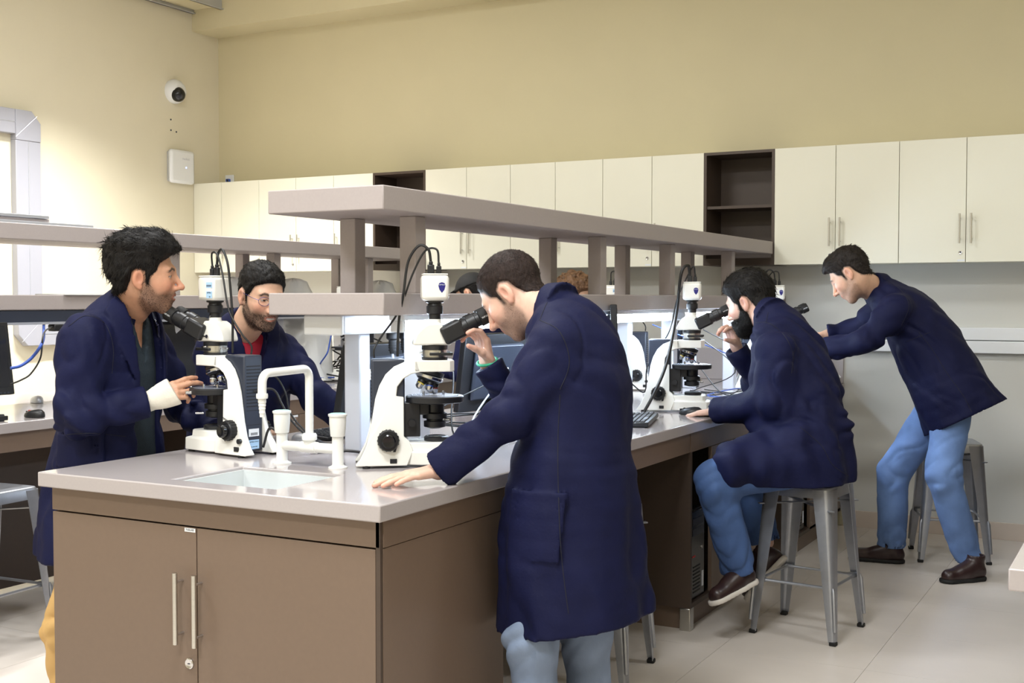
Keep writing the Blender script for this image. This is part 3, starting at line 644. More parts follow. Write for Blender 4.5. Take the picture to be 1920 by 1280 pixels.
# ================================================================== COMPUTERS
def monitor(loc, ang, tilt, label, w_=.46, h_=.30, lift=.07, band=False):
    t = thing('monitor', label, 'monitor', loc, R(ang), 'black flat monitors')
    ct, st = math.cos(R(tilt)), math.sin(R(tilt))
    def P(x, y, z): return (x*ct-z*st, y, lift+x*st+z*ct)   # tilt back: top moves to -x
    def slab(x0, x1, y0, y1, z0, z1): return MB().add([P(x, y, z) for z in (z0, z1) for x, y in ((x0,y0),(x1,y0),(x1,y1),(x0,y1))], [(0,3,2,1),(4,5,6,7),(0,1,5,4),(1,2,6,5),(2,3,7,6),(3,0,4,7)])
    p = part('panel', slab(-.018, .012, -w_/2, w_/2, 0, h_+.035), M_BLACK, t, .004)
    part('screen', slab(.0121, .0128, -w_/2+.018, w_/2-.018, .035, h_+.018), M_SCREEN, p)
    part('back_shell', slab(-.036, -.017, -w_/2+.06, w_/2-.06, .05, h_-.01), M_DGREY, t, .01)
    if band: part('rear_band', slab(-.0375, -.0355, -w_/2+.06, w_/2-.06, .205, .245), M_WPL, p)
    for k in range(5): part('button', slab(.012, .014, w_/2-.11+k*.018, w_/2-.10+k*.018, .006, .012), M_DGREY, p)
    part('neck', MB().obox((-.05, 0, lift*.5+.09), (.012, 0, 0), (0, .035, 0), (0, 0, lift*.5+.08)), M_BLACK, t, .004)
    part('stand_foot', MB().lathe([(.11, 0), (.112, .004), (.10, .012), (.03, .018)], (-.04, 0, 0), n=32), M_BLACK, t)
    return t
monitor((-2.90, .965, HB), -8, 9, 'black monitor with dark screen at the left edge of the photo', w_=.45, lift=.10)
monitor((-.86, 1.17, HB), 180, 10, 'black monitor seen from behind beside the nearest rack post', w_=.46, lift=.045, band=True)
monitor((-.80, 1.98, HB), 172, 8, 'black monitor seen from behind past the foreground man\'s raised hand', lift=.06)
monitor((-.36, 2.36, HB), 23.5, 1, 'black monitor seen edge-on behind the foreground man\'s back', w_=.44, h_=.32, lift=.16)
monitor((-.86, 4.42, HB), 180, 8, 'black monitor between the two far microscopes under the rack', lift=.07)
monitor((-3.05, 2.35, HB), -5, 8, 'black monitor on the left bench behind the man with the bandage', lift=.08)
KEYM = {}
def keyboard(loc, ang, label):
    t = thing('keyboard', label, 'keyboard', loc, R(ang), 'black keyboards')
    part('body', MB().prism([(-.075, .004), (.075, .004), (.075, .014), (-.075, .024)], lambda a, b: (a, -.22, b), lambda a, b: (a, .22, b)), M_BLACK, t, .003)
    if 'k' not in KEYM:
        KEYM['k'] = mesh_of('key', MB().add([(-.0085,-.0085,0),(.0085,-.0085,0),(.0085,.0085,0),(-.0085,.0085,0),(-.0068,-.0068,.008),(.0068,-.0068,.008),(.0068,.0068,.008),(-.0068,.0068,.008)], [(0,3,2,1),(4,5,6,7),(0,1,5,4),(1,2,6,5),(2,3,7,6),(3,0,4,7)]), mat('black_key', srgb(52, 54, 60), .5), 0)
        KEYM['s'] = mesh_of('key', MB().box(-.0085, .0085, -.055, .055, 0, .007), MATS['black_key'], 0)
    for r in range(6):
        for c in range(21):
            if c in (15, ) or (r == 5 and 4 <= c <= 9): continue
            x = .058-r*.0215; y = -.205+c*.0205
            if r == 0 and False: continue
            part('key', KEYM['k'], None, t, loc=(x, -y, .0145+(0.065-x)*.067*1.0))
    part('key', KEYM['s'], None, t, loc=(.058-5*.0215, .205-6.5*.0205, .0215))
    for y in (-.19, .19): part('foot', MB().box(-.068, -.058, y-.015, y+.015, 0, .006), M_RUB, t)
    return t
keyboard((-.225, 2.28, HB), 196, 'black keyboard right behind the back of the foreground man')
keyboard((-1.06, 1.30, HB), 0, 'black keyboard behind the tap under the smiling man\'s hands')
keyboard((-2.78, .80, HB), 176, 'black keyboard on the left bench at the left edge')
def mouse(loc, ang, label, m=M_BLACK, m2=None):
    t = thing('computer_mouse', label, 'mouse', loc, R(ang), 'computer mice'); V = []; n = 18; pr = [(1.0, 0), (1.03, .25), (.95, .6), (.7, .88), (.35, .99), (.01, 1.0)]
    for r, h in pr:
        for k in range(n):
            q = 2*PI*k/n; x = .055*r*math.cos(q); V.append((x, .031*r*math.sin(q)*(1+.08*math.cos(q)), .002+.034*h*(1-.25*(x/.055))))
    F = [(j*n+k, j*n+(k+1) % n, (j+1)*n+(k+1) % n, (j+1)*n+k) for j in range(len(pr)-1) for k in range(n)]+[tuple(range(n-1, -1, -1))]
    part('shell', MB().add(V, F), m, t, 0, 60)
    part('button_split', MB().box(.012, .052, -.0012, .0012, .018, .0285), M_RUB, t); w_ = part('scroll_wheel', MB().cyl((.03, -.004, .0265), (.03, .004, .0265), .007, n=14), m2 or M_RUB, t)
mouse((-2.72, 1.18, HB), 185, 'black mouse on the left bench beside the keyboard', M_BLACK, M_RED)
mouse((-3.35, 1.72, HB), 150, 'silver grey mouse far back on the left bench', M_ALU, M_RED)
mouse((-1.02, .985, HB), 10, 'grey and red mouse behind the left tap valve', M_ALU, M_RED)
mouse((-.135, 2.72, HB), 190, 'dark mouse under the seated student\'s hand', M_BLACK)
def tower(loc, label):
    t = thing('computer_tower', label, 'computer', loc, 0, 'black computer towers')
    c = part('case', MB().box(-.42, 0, -.09, .09, 0, .40), M_BLACK, t, .005); part('front_bezel', MB().box(0, .012, -.088, .088, .004, .396), M_BLKG, t, .004)
    for z in (.33, .285): part('drive_bay', MB().box(.012, .014, -.07, .07, z, z+.032), M_DGREY, t)
    part('power_button', MB().cyl((.012, .05, .22), (.016, .05, .22), .008, n=14), M_STEEL, t); part('indicator', MB().box(.012, .014, -.07, -.035, .19, .197), M_RED, t)
    part('label_plate', MB().box(.012, .0132, .055, .075, .04, .11), M_STICK, t)
    for k in range(8): part('vent_slot', MB().box(.012, .0132, -.06, .03, .03+k*.016, .036+k*.016), M_RUB, t)
tower((-.04, 2.525, .12), 'black computer tower in the cabinet bay beside the student\'s knee'); tower((-.04, 4.255, .12), 'black computer tower in the far cabinet bay behind the stool')

# ================================================================== CABLES
def cable(pts, r, m, label, group='loose cables', k=8):
    o = part('cable', MB().tube(spline(pts, k), r, 8), m, None, 0, 60); o['label'] = label; o['category'] = 'cable'; o['group'] = group; return o
def camera_cables(i, lbs, far=(-.26, .03, .0), m=M_CABLE):
    a = [loc_of(i, (-.012, 0, .66)), loc_of(i, (-.02, .0, .70)), loc_of(i, (-.05, .005, .712)), loc_of(i, (-.085, .01, .66)), loc_of(i, (-.10, .01, .56)), loc_of(i, (-.115, .015, .47)), loc_of(i, (-.12, .02, .352))]
    cable(a, .0045, m, lbs[0])
    b = [loc_of(i, (.014, 0, .655)), loc_of(i, (.008, .006, .70)), loc_of(i, (-.03, .012, .695)), loc_of(i, (-.07, .02, .62)), loc_of(i, (-.115, .03, .50)), loc_of(i, (-.17, .02, .42)), loc_of(i, (-.195, .0, .38)), loc_of(i, (-.196, 0, .349))]
    cable(b, .0035, m, lbs[1])
camera_cables(0, ['black camera cable looping above the leftmost microscope', 'thin black wire crossing behind the leftmost microscope camera'])
camera_cables(1, ['black camera cable looping above the foreground man\'s microscope', 'thin black wire curving left from the foreground microscope camera'])
camera_cables(3, ['black camera cable on the microscope nearest the back wall', 'thin black wire on the microscope nearest the back wall'])
camera_cables(4, ['black camera cable on the microscope seen from behind', 'thin black wire on the microscope seen from behind'])
cable([loc_of(2, (-.012, -.002, .66)), loc_of(2, (-.02, -.01, .70)), loc_of(2, (-.05, -.05, .66)), A(1268, 590, 5.75), A(1250, 680, 5.7), A(1225, 740, 5.6), A(1200, 785, 5.55)], .0075, M_CABLE, 'thick black camera cable running down to the keyboard by the bearded student')
cable([loc_of(2, (.014, 0, .655)), loc_of(2, (.0, -.01, .69)), A(1270, 560, 5.9), A(1255, 620, 5.9), A(1230, 660, 5.9), A(1213, 690, 5.9), A(1208, 735, 5.9), A(1176, 715, 5.9), A(1150, 730, 5.9)], .0035, M_CABLE, 'thin black wire beside the thick camera cable of the bearded student')
def hang_plug(x, y, label):
    t = thing('power_plug', label, 'plug', (x, y, 1.336), group='hanging power plugs')
    part('plug_body', MB().lathe([(.022, 0), (.022, -.02), (.014, -.026), (.0135, -.05), (.009, -.075)], (0, 0, 0), n=16), M_BLACK, t)
    for k in range(4): part('strain_rib', MB().lathe([(.0145, -.034-k*.009), (.0145, -.037-k*.009)], (0, 0, 0), n=14), M_RUB, t)
    part('cord', MB().tube(spline([(0, 0, -.07), (.004, .01, -.16), (.01, .03, -.3), (.03, .08, -.414)]), .0045), M_CABLEW, t)
hang_plug(-.668, 1.045, 'black power plug hanging from the rack, left of the pair behind the front microscope'); hang_plug(-.668, 1.125, 'black power plug hanging from the rack, right of the pair behind the front microscope')
zt = HB+.006
cable([(-.93, .64, HB+.03), (-.88, .62, HB+.10), (-.84, .66, HB+.05), (-.80, .76, zt), (-.72, .84, zt), (-.60, .80, zt), (-.50, .72, zt), (-.52, .62, zt), (-.44, .66, HB+.02)], .0045, M_CABLE, 'black power lead lying behind the tap')
cable([loc_of(0, (-.207, -.02, .27)), A(515, 705, 4.2), A(535, 735, 4.2), A(545, 775, 4.2), A(575, 810, 4.2), A(610, 838, 4.2)+np.array([0, 0, .012])], .0032, M_CABLE, 'thin dark wire hanging behind the tap spout')
cable([loc_of(0, (-.207, .0, .22)), A(512, 730, 4.16), A(530, 760, 4.16), A(548, 790, 4.16), A(585, 822, 4.16), A(640, 845, 4.2)+np.array([0, 0, .01])], .004, M_CABLE, 'second dark wire hanging behind the tap spout')
for k in range(6):
    r_ = random.Random(k); p0 = np.array([-.62+.1*r_.random(), 1.3+.5*r_.random(), HB+.26]); P = [p0]
    for j in range(6): P.append(np.array([-.62+.30*r_.random(), 1.12+.75*r_.random(), HB+.008+.10*r_.random()*(j < 4)]))
    cable(P, .0034, [M_CABLEW, M_CABLE, M_CABLE, M_CABLE, M_CABLE, M_CABLE][k], ['pale curling lead in the tangle behind the front microscope stage', 'black lead looping highest in the tangle behind the front microscope', 'black lead lying lowest in the tangle behind the front microscope', 'black lead crossing the tangle beside the front microscope base', 'black lead ending nearest the rack post behind the front microscope', 'black lead curling farthest right in the tangle behind the front microscope'][k], 'lead tangle behind the front microscope')
for k in range(4):
    r_ = random.Random(20+k); P = [np.array([-.66, 3.55+.2*k, HB+.40])]
    for j in range(5): P.append(np.array([-.62+.42*r_.random(), 3.55+.6*r_.random(), HB+.008+(.16 if j == 0 else .02*r_.random())]))
    cable(P, .0030, [M_CABLEB, M_CABLE, M_CABLE, M_CABLE][k], ['bright blue lead hanging behind the bearded student\'s microscope', 'black lead hanging straight behind the bearded student\'s microscope', 'black lead coiled by the far rack post', 'black lead lying beyond the bearded student\'s microscope'][k], 'leads behind the bearded student\'s microscope')
def Xp(px, py, x):
    d = A(px, py, 1.0)-CAM; return CAM+d*((x-CAM[0])/d[0])
cable([Xp(82, 596, -3.03), Xp(82, 612, -3.0), A(80, 640, 5.02), A(62, 668, 5.0), A(40, 685, 4.98), A(20, 690, 4.95)], .0065, M_CABLEB, 'blue cable hanging beside the monitor at the left edge')
cable([Xp(98, 612, -3.02), A(82, 625, 5.04), A(76, 670, 5.02), A(58, 700, 5.0), A(40, 712, 4.98), A(20, 720, 4.95)], .0035, M_CABLE, 'thin black cable hanging beside the monitor at the left edge')
t = thing('power_adapter', 'small black power adapter plugged under the left rack', 'adapter', (-3.03, 1.60, 1.30)); part('body', MB().box(-.02, .03, -.06, .06, 0, .034), M_BLACK, t, .005); part('prong', MB().cyl((0, 0, .034), (0, 0, .045), .006, n=8), M_BLACK, t)
for k in range(7):
    r_ = random.Random(40+k); P = [np.array([-3.1, 3.7+.12*k, HB+.40])]
    for j in range(5): P.append(np.array([-3.2+.45*r_.random(), 3.6+.9*r_.random(), HB+.01+(.2 if j == 0 else .08*r_.random())]))
    cable(P, .005, M_CABLEB if k == 2 else M_CABLE, 'black lead in the tangle on the left bench seen under the rack' if k != 2 else 'blue lead hanging over the tangle on the left bench', 'lead tangle on the left bench')
# boards lying on the left rack, tissue on the far bench end
t = thing('board_stack', 'stack of grey edged boards lying on the left rack top shelf', 'boards', (-3.25, 1.2, 1.821))
part('board', MB().box(-.20, .22, -.6, .62, 0, .014), M_ALU, t, .002); part('board', MB().box(-.20, .20, -.6, .36, .015, .030), M_SHELF, t, .002); part('board', MB().box(-.19, .21, -.62, .35, .031, .046), M_ALU, t, .002)
o = part('paper_sheet', MB().box(-.11, .11, -.15, .15, 0, .006), M_PAPER, None); o.location = (-3.1, 1.75, 1.4792); tag(o, 'white papers lying on the left rack lower shelf', 'paper')
def crumple(name, c, s, seed, label):
    r_ = random.Random(seed); n, m_ = 14, 8; V = []
    for j in range(m_+1):
        th_ = PI*j/m_
        for k in range(n):
            q = 2*PI*k/n; rr = 1+.30*(r_.random()-.5); V.append((s[0]*rr*math.sin(th_)*math.cos(q), s[1]*rr*math.sin(th_)*math.sin(q), max(.0, s[2]*(1+rr*math.cos(th_)))))
    F = [(j*n+k, (j+1)*n+k, (j+1)*n+(k+1) % n, j*n+(k+1) % n) for j in range(m_) for k in range(n)]
    o = part(name, MB().add(V, F), M_PAPER, None, 0, 20); o.location = c; return tag(o, label, 'tissue', 'crumpled tissues')
crumple('tissue', (-.10, 5.06, HB), (.10, .08, .045), 3, 'crumpled white tissue lying on the worktop by the back wall'); crumple('tissue', (-.16, 5.10, HB+.09), (.07, .05, .05), 5, 'crumpled white tissue standing upright on the other by the back wall')
# ================================================================== PEOPLE: signed-distance sculpting
f32 = np.float32
_RT = np.random.RandomState(3).rand(32, 32, 32).astype(f32)*2-1
def noise3(p):
    i = np.floor(p).astype(np.int32); f = (p-i).astype(f32); f = f*f*(3-2*f); i &= 31; j = (i+1) & 31
    x0, y0, z0 = i[:, 0], i[:, 1], i[:, 2]; x1, y1, z1 = j[:, 0], j[:, 1], j[:, 2]; fx, fy, fz = f[:, 0], f[:, 1], f[:, 2]
    a = _RT[x0,y0,z0]*(1-fx)+_RT[x1,y0,z0]*fx; b = _RT[x0,y1,z0]*(1-fx)+_RT[x1,y1,z0]*fx
    c = _RT[x0,y0,z1]*(1-fx)+_RT[x1,y0,z1]*fx; d = _RT[x0,y1,z1]*(1-fx)+_RT[x1,y1,z1]*fx
    return (a*(1-fy)+b*fy)*(1-fz)+(c*(1-fy)+d*fy)*fz
def ln(v): return np.sqrt((v*v).sum(-1))
def nrm(v): v = np.asarray(v, float); return v/np.linalg.norm(v)
def smin(a, b, k):
    h = np.clip(.5+.5*(b-a)/k, 0, 1); return b+(a-b)*h-k*h*(1-h)
def smax(a, b, k): return -smin(-a, -b, k)
def seg(p, a, b, ra, rb=None):
    rb = ra if rb is None else rb; a = np.asarray(a, f32); b = np.asarray(b, f32); ab = b-a; q = p-a
    t = np.clip((q@ab)/max(1e-9, float(ab@ab)), 0, 1); return ln(q-t[:, None]*ab)-(ra+(rb-ra)*t)
def ell(p, c, r):
    r = np.asarray(r, f32); q = (p-np.asarray(c, f32))/r; k0 = ln(q); k1 = ln(q/r); return k0*(k0-1)/np.maximum(k1, 1e-6)
def sm(x, a, b): t = np.clip((x-a)/(b-a), 0, 1); return t*t*(3-2*t)
def tubeE(p, pts, ra, rb, lat, k=5):
    """elliptical tube along a spline: lateral radius ra, sagittal radius rb"""
    P4 = [np.array([*a, x, y]) for a, x, y in zip(pts, ra, rb)]; S = np.array(spline(P4, k)); lat = nrm(lat); best = None
    for i in range(len(S)-1):
        a, b = S[i, :3], S[i+1, :3]; ab = b-a; L2 = float(ab@ab); t_ = ab/math.sqrt(L2)
        la = nrm(lat-t_*(lat@t_)); sg = np.cross(t_, la)
        q = p-a.astype(f32); tt = np.clip((q@ab.astype(f32))/L2, 0, 1); r1 = S[i, 3]+(S[i+1, 3]-S[i, 3])*tt; r2 = S[i, 4]+(S[i+1, 4]-S[i, 4])*tt
        v = q-tt[:, None]*ab.astype(f32); u = v@la.astype(f32); s_ = v@sg.astype(f32); w_ = v@t_.astype(f32); mn = np.minimum(r1, r2)
        kk = np.sqrt((u/r1)**2+(s_/r2)**2+(w_/mn)**2); k1 = np.sqrt((u/r1**2)**2+(s_/r2**2)**2+(w_/mn**2)**2)
        d = kk*(kk-1)/np.maximum(k1, 1e-5)
        d = np.where(kk < .25, -mn*(1-kk), d)
        best = d if best is None else np.minimum(best, d)
    return best
def poly_sd(y, z, poly):
    d = np.full(y.shape, 1e9, f32); s = np.ones(y.shape, f32); n = len(poly)
    for i in range(n):
        a, b = poly[i], poly[i-1]; ex, ey = b[0]-a[0], b[1]-a[1]; wx, wy = y-a[0], z-a[1]
        t = np.clip((wx*ex+wy*ey)/(ex*ex+ey*ey), 0, 1); d = np.minimum(d, (wx-ex*t)**2+(wy-ey*t)**2)
        c1 = z >= a[1]; c2 = z < b[1]; c3 = ex*wy > ey*wx
        s = np.where((c1 & c2 & c3) | (~c1 & ~c2 & ~c3), -s, s)
    return s*np.sqrt(d)
def surf(fn, lo, hi, h, slack=1.3):
    """sparse evaluation + naive surface nets -> verts, quads"""
    lo = np.asarray(lo, float); hi = np.asarray(hi, float); B = 8
    nb = np.maximum(1, np.ceil((hi-lo)/(h*B)).astype(int)); N = nb*B+1
    G = np.ones(tuple(N), f32)
    ii = np.stack(np.meshgrid(*[np.arange(n) for n in nb], indexing='ij'), -1).reshape(-1, 3)
    cen = (lo+(ii*B+B/2)*h).astype(f32); dc = fn(cen); R_ = B*h*.87*slack
    near = np.abs(dc) < R_
    inside = ii[(~near) & (dc < 0)]
    for (x, y, z) in inside: G[x*B:x*B+B+1, y*B:y*B+B+1, z*B:z*B+B+1] = -1
    kk = ii[near]; off = np.stack(np.meshgrid(*[np.arange(B+1)]*3, indexing='ij'), -1).reshape(-1, 3)
    CH = 400
    for c in range(0, len(kk), CH):
        q = kk[c:c+CH]; idx = (q[:, None, :]*B+off[None]); pts = (lo+idx.reshape(-1, 3)*h).astype(f32); v = fn(pts)
        fi = idx.reshape(-1, 3); G[fi[:, 0], fi[:, 1], fi[:, 2]] = v
    S = G < 0
    cnt = np.zeros(tuple(N-1), np.int8)
    for a in (0, 1):
        for b in (0, 1):
            for c in (0, 1): cnt += S[a:N[0]-1+a, b:N[1]-1+b, c:N[2]-1+c]
    act = (cnt > 0) & (cnt < 8); ci = np.argwhere(act); vid = np.full(tuple(N-1), -1, np.int32); vid[act] = np.arange(len(ci))
    acc = np.zeros((len(ci), 3)); nn = np.zeros(len(ci))
    cor = [(a, b, c) for a in (0, 1) for b in (0, 1) for c in (0, 1)]
    for u in cor:
        for ax in range(3):
            if u[ax]: continue
            w_ = list(u); w_[ax] = 1; g0 = G[ci[:, 0]+u[0], ci[:, 1]+u[1], ci[:, 2]+u[2]]; g1 = G[ci[:, 0]+w_[0], ci[:, 1]+w_[1], ci[:, 2]+w_[2]]
            m = (g0 < 0) != (g1 < 0); t = np.where(m, g0/np.where(m, g0-g1, 1), 0); pos = np.tile(np.array(u, float), (len(ci), 1)); pos[:, ax] = t
            acc[m] += pos[m]; nn[m] += 1
    V = lo+(ci+acc/nn[:, None])*h; Q = []
    for ax in range(3):
        o1, o2 = [(1, 2), (2, 0), (0, 1)][ax]
        sl0 = [slice(None)]*3; sl1 = [slice(None)]*3; sl0[ax] = slice(0, -1); sl1[ax] = slice(1, None)
        ch = S[tuple(sl0)] != S[tuple(sl1)]; e = np.argwhere(ch); e = e[(e[:, o1] > 0) & (e[:, o2] > 0) & (e[:, o1] < N[o1]-1) & (e[:, o2] < N[o2]-1)]
        if not len(e): continue
        def g(d1, d2): q = e.copy(); q[:, o1] -= d1; q[:, o2] -= d2; return vid[q[:, 0], q[:, 1], q[:, 2]]
        quad = np.stack([g(1, 1), g(0, 1), g(0, 0), g(1, 0)], 1); neg = S[e[:, 0], e[:, 1], e[:, 2]]
        quad[~neg] = quad[~neg][:, ::-1]; Q.append(quad)
    Q = np.concatenate(Q); Q = Q[(Q >= 0).all(1)]
    return V, Q
def mesh_np(name, V, Q, m, org, cols=None):
    me = bpy.data.meshes.new(name); me.vertices.add(len(V)); me.vertices.foreach_set('co', (V-org).astype(f32).ravel())
    me.loops.add(Q.size); me.loops.foreach_set('vertex_index', Q.astype(np.int32).ravel())
    me.polygons.add(len(Q)); me.polygons.foreach_set('loop_start', np.arange(0, Q.size, 4, dtype=np.int32)); me.polygons.foreach_set('loop_total', np.full(len(Q), 4, np.int32))
    me.update(calc_edges=True); me.validate(); me.shade_smooth(); me.materials.append(m)
    if cols is not None:
        a = me.color_attributes.new('col', 'FLOAT_COLOR', 'POINT'); a.data.foreach_set('color', np.concatenate([cols, np.ones((len(cols), 1))], 1).astype(f32).ravel())
    return me
def smooth_np(V, Q, it=1, lam=.5):
    for _ in range(it):
        acc = np.zeros_like(V); cn = np.zeros(len(V))
        for a, b in ((0, 1), (1, 2), (2, 3), (3, 0)):
            np.add.at(acc, Q[:, a], V[Q[:, b]]); np.add.at(acc, Q[:, b], V[Q[:, a]]); np.add.at(cn, Q[:, a], 1); np.add.at(cn, Q[:, b], 1)
        V = V+lam*(acc/np.maximum(cn, 1)[:, None]-V)
    return V
def vnorm(V, Q):
    n = np.cross(V[Q[:, 2]]-V[Q[:, 0]], V[Q[:, 3]]-V[Q[:, 1]]); N = np.zeros_like(V)
    for k in range(4): np.add.at(N, Q[:, k], n)
    return N/(np.linalg.norm(N, axis=1)[:, None]+1e-12)
def strands(P, N, F, count, L, wid, lift, seed, jit=.35, sink=.0012):
    """thin tapered hair ribbons lying along the flow F on surface points P"""
    r = np.random.RandomState(seed); i = r.randint(0, len(P), count); p = P[i]+r.normal(size=(count, 3))*.0012; n = N[i]; f = F[i]+r.normal(size=(count, 3))*jit
    f = f-n*(f*n).sum(1)[:, None]; f /= np.linalg.norm(f, axis=1)[:, None]+1e-9; s = np.cross(f, n); l = (L*(.55+.9*r.rand(count)))[:, None]; w = (wid*(.7+.6*r.rand(count)))[:, None]
    a = p-n*sink; b = a+f*l*.5+n*l*lift*.55; c = a+f*l+n*l*lift*.5
    V = np.stack([a-s*w, a+s*w, b+s*w*.9, b-s*w*.9, c+s*w*.15, c-s*w*.15], 1).reshape(-1, 3); o = (np.arange(count)*6)[:, None]
    return V, np.concatenate([o+np.array([[0, 1, 2, 3]]), o+np.array([[3, 2, 4, 5]])])
def bbox(pts, pad): P = np.array(pts, float); return P.min(0)-pad, P.max(0)+pad

# ------------------------------------------------------------------ head (local: x = person's left, y = forward, z = up)
def head_sdf(q, H):
    ax_ = np.abs(q[:, 0]); m = np.stack([ax_, q[:, 1], q[:, 2]], 1)
    d = ell(q, (0, -.014, .034), (.076, .097, .086))
    d = smin(d, ell(q, (0, .022, -.030), (.064, .074, .080)), .030)
    d = smin(d, seg(q, (0, .070, -.090), (0, .073, -.101), .019, .017), .030)                         # chin
    d = smin(d, seg(m, (.050, .0, -.055), (.016, .066, -.098), .014, .012), .028)                      # jaw line
    d = smin(d, ell(m, (.040, .058, -.020), (.020, .026, .022)), .022)                                 # cheek
    d = smin(d, seg(m, (.0, .088, .028), (.038, .074, .028), .0085, .009), .020)                       # brow
    d = smax(d, -ell(m, (.031, .098, .008), (.017, .016, .0115)), .012)                                # eye socket
    d = smin(d, ell(m, (.0305, .0745, .0075), (.0135, .0125, .0125)), .004)                            # eye
    d = smin(d, seg(m, (.018, .083, .0155), (.042, .074, .0145), .0045, .0045), .006)                  # upper lid
    n = seg(q, (0, .089, .018), (0, .117, -.025), .0075, .0090); n = smin(n, ell(q, (0, .119, -.029), (.0112, .0105, .0098)), .008)
    n = smin(n, ell(m, (.0125, .103, -.0335), (.0088, .0105, .0078)), .007); d = smin(d, n, .012)         # nose
    d = smax(d, -ell(m, (.006, .108, -.0405), (.004, .005, .003)), .003)
    mo = H.get('smile', 0)
    d = smin(d, ell(q, (0, .082, -.060), (.026, .018, .022)), .014)
    d = smin(d, seg(m, (0, .0985, -.0565), (.022, .086, -.0605+.006*mo), .0052, .003), .006)           # lips
    d = smin(d, seg(m, (0, .0965, -.0665-.004*mo), (.020, .086, -.0625+.006*mo), .0060, .003), .006)
    d = smax(d, -ell(q, (0, .104, -.0612-.002*mo), (.021+.004*mo, .010, .0010+.0036*mo)), .003)
    e = ell(m, (.0785, -.014, -.003), (.0085, .0185, .0295)); e = smax(e, -ell(m, (.0875, -.008, -.000), (.0085, .0105, .0185)), .003)
    e = smin(e, ell(m, (.0765, -.006, -.030), (.007, .009, .010)), .006); d = smin(d, e, .006)         # ear
    return d
HAIR_POLY = [(.14, .078), (.078, .068), (.052, .048), (.043, .022), (.026, .006), (.023, -.024), (.010, -.026), (.008, .000), (.004, .019), (-.013, .027), (-.030, .016), (-.036, -.010), (-.046, -.045), (-.075, -.072), (-.14, -.075), (-.17, .0), (-.14, .22), (.14, .22)]
BEARD_POLY = [(.023, .002), (.027, -.022), (.048, -.048), (.072, -.046), (.088, -.043), (.14, -.045), (.14, -.16), (.03, -.17), (-.010, -.085), (-.008, -.045), (.010, -.02), (.010, .002)]
def cran(q): return smin(ell(q, (0, -.014, .034), (.076, .097, .086)), ell(q, (0, .012, -.01), (.066, .080, .070)), .03)
def hair_sdf(q, H):
    sd = poly_sd(q[:, 1], q[:, 2], H.get('poly', HAIR_POLY)); mk = sm(-sd, -.004, .017)
    up = sm(q[:, 2], .03, .11); fr = sm(q[:, 1], -.02, .08); bk = sm(-q[:, 1], .0, .09)
    th = H['side']+(H['top']-H['side'])*up+H.get('quiff', 0)*up*fr+H.get('back', 0)*bk*(1-up)
    w_ = q*np.array(H.get('nz', (95, 40, 60)), f32)+noise3(q*22)[:, None]*1.1
    th = th+(np.abs(noise3(w_))*2-.6)*H['rough']+noise3(q*26+5)*H.get('lump', H['rough'])
    base = cran(q)
    if 'nbl' in H: base = smin(base, seg(q, (0, -.022, -.035), H['nbl'], .0525, .0535), .022)
    return base-(th*mk-.006*(1-mk))
def beard_sdf(q, H):
    sd = poly_sd(q[:, 1], q[:, 2], BEARD_POLY); mk = sm(-sd, -.004, .008)
    lip = ell(np.stack([np.abs(q[:, 0]), q[:, 1], q[:, 2]], 1), (0, .1, -.0625), (.021, .03, .0085)); mk = mk*sm(lip, -.001, .003)
    lo = sm(-q[:, 2], .03, .10); th = H['beard']*(.55+.6*lo)
    w_ = q*np.array((120, 60, 60), f32); th = th+(np.abs(noise3(w_))*2-.6)*min(.0022, H['beard']*.35)
    return head_sdf(q, H)-(th*mk-.008*(1-mk))
SKIN0 = np.array(srgb(206, 160, 132))
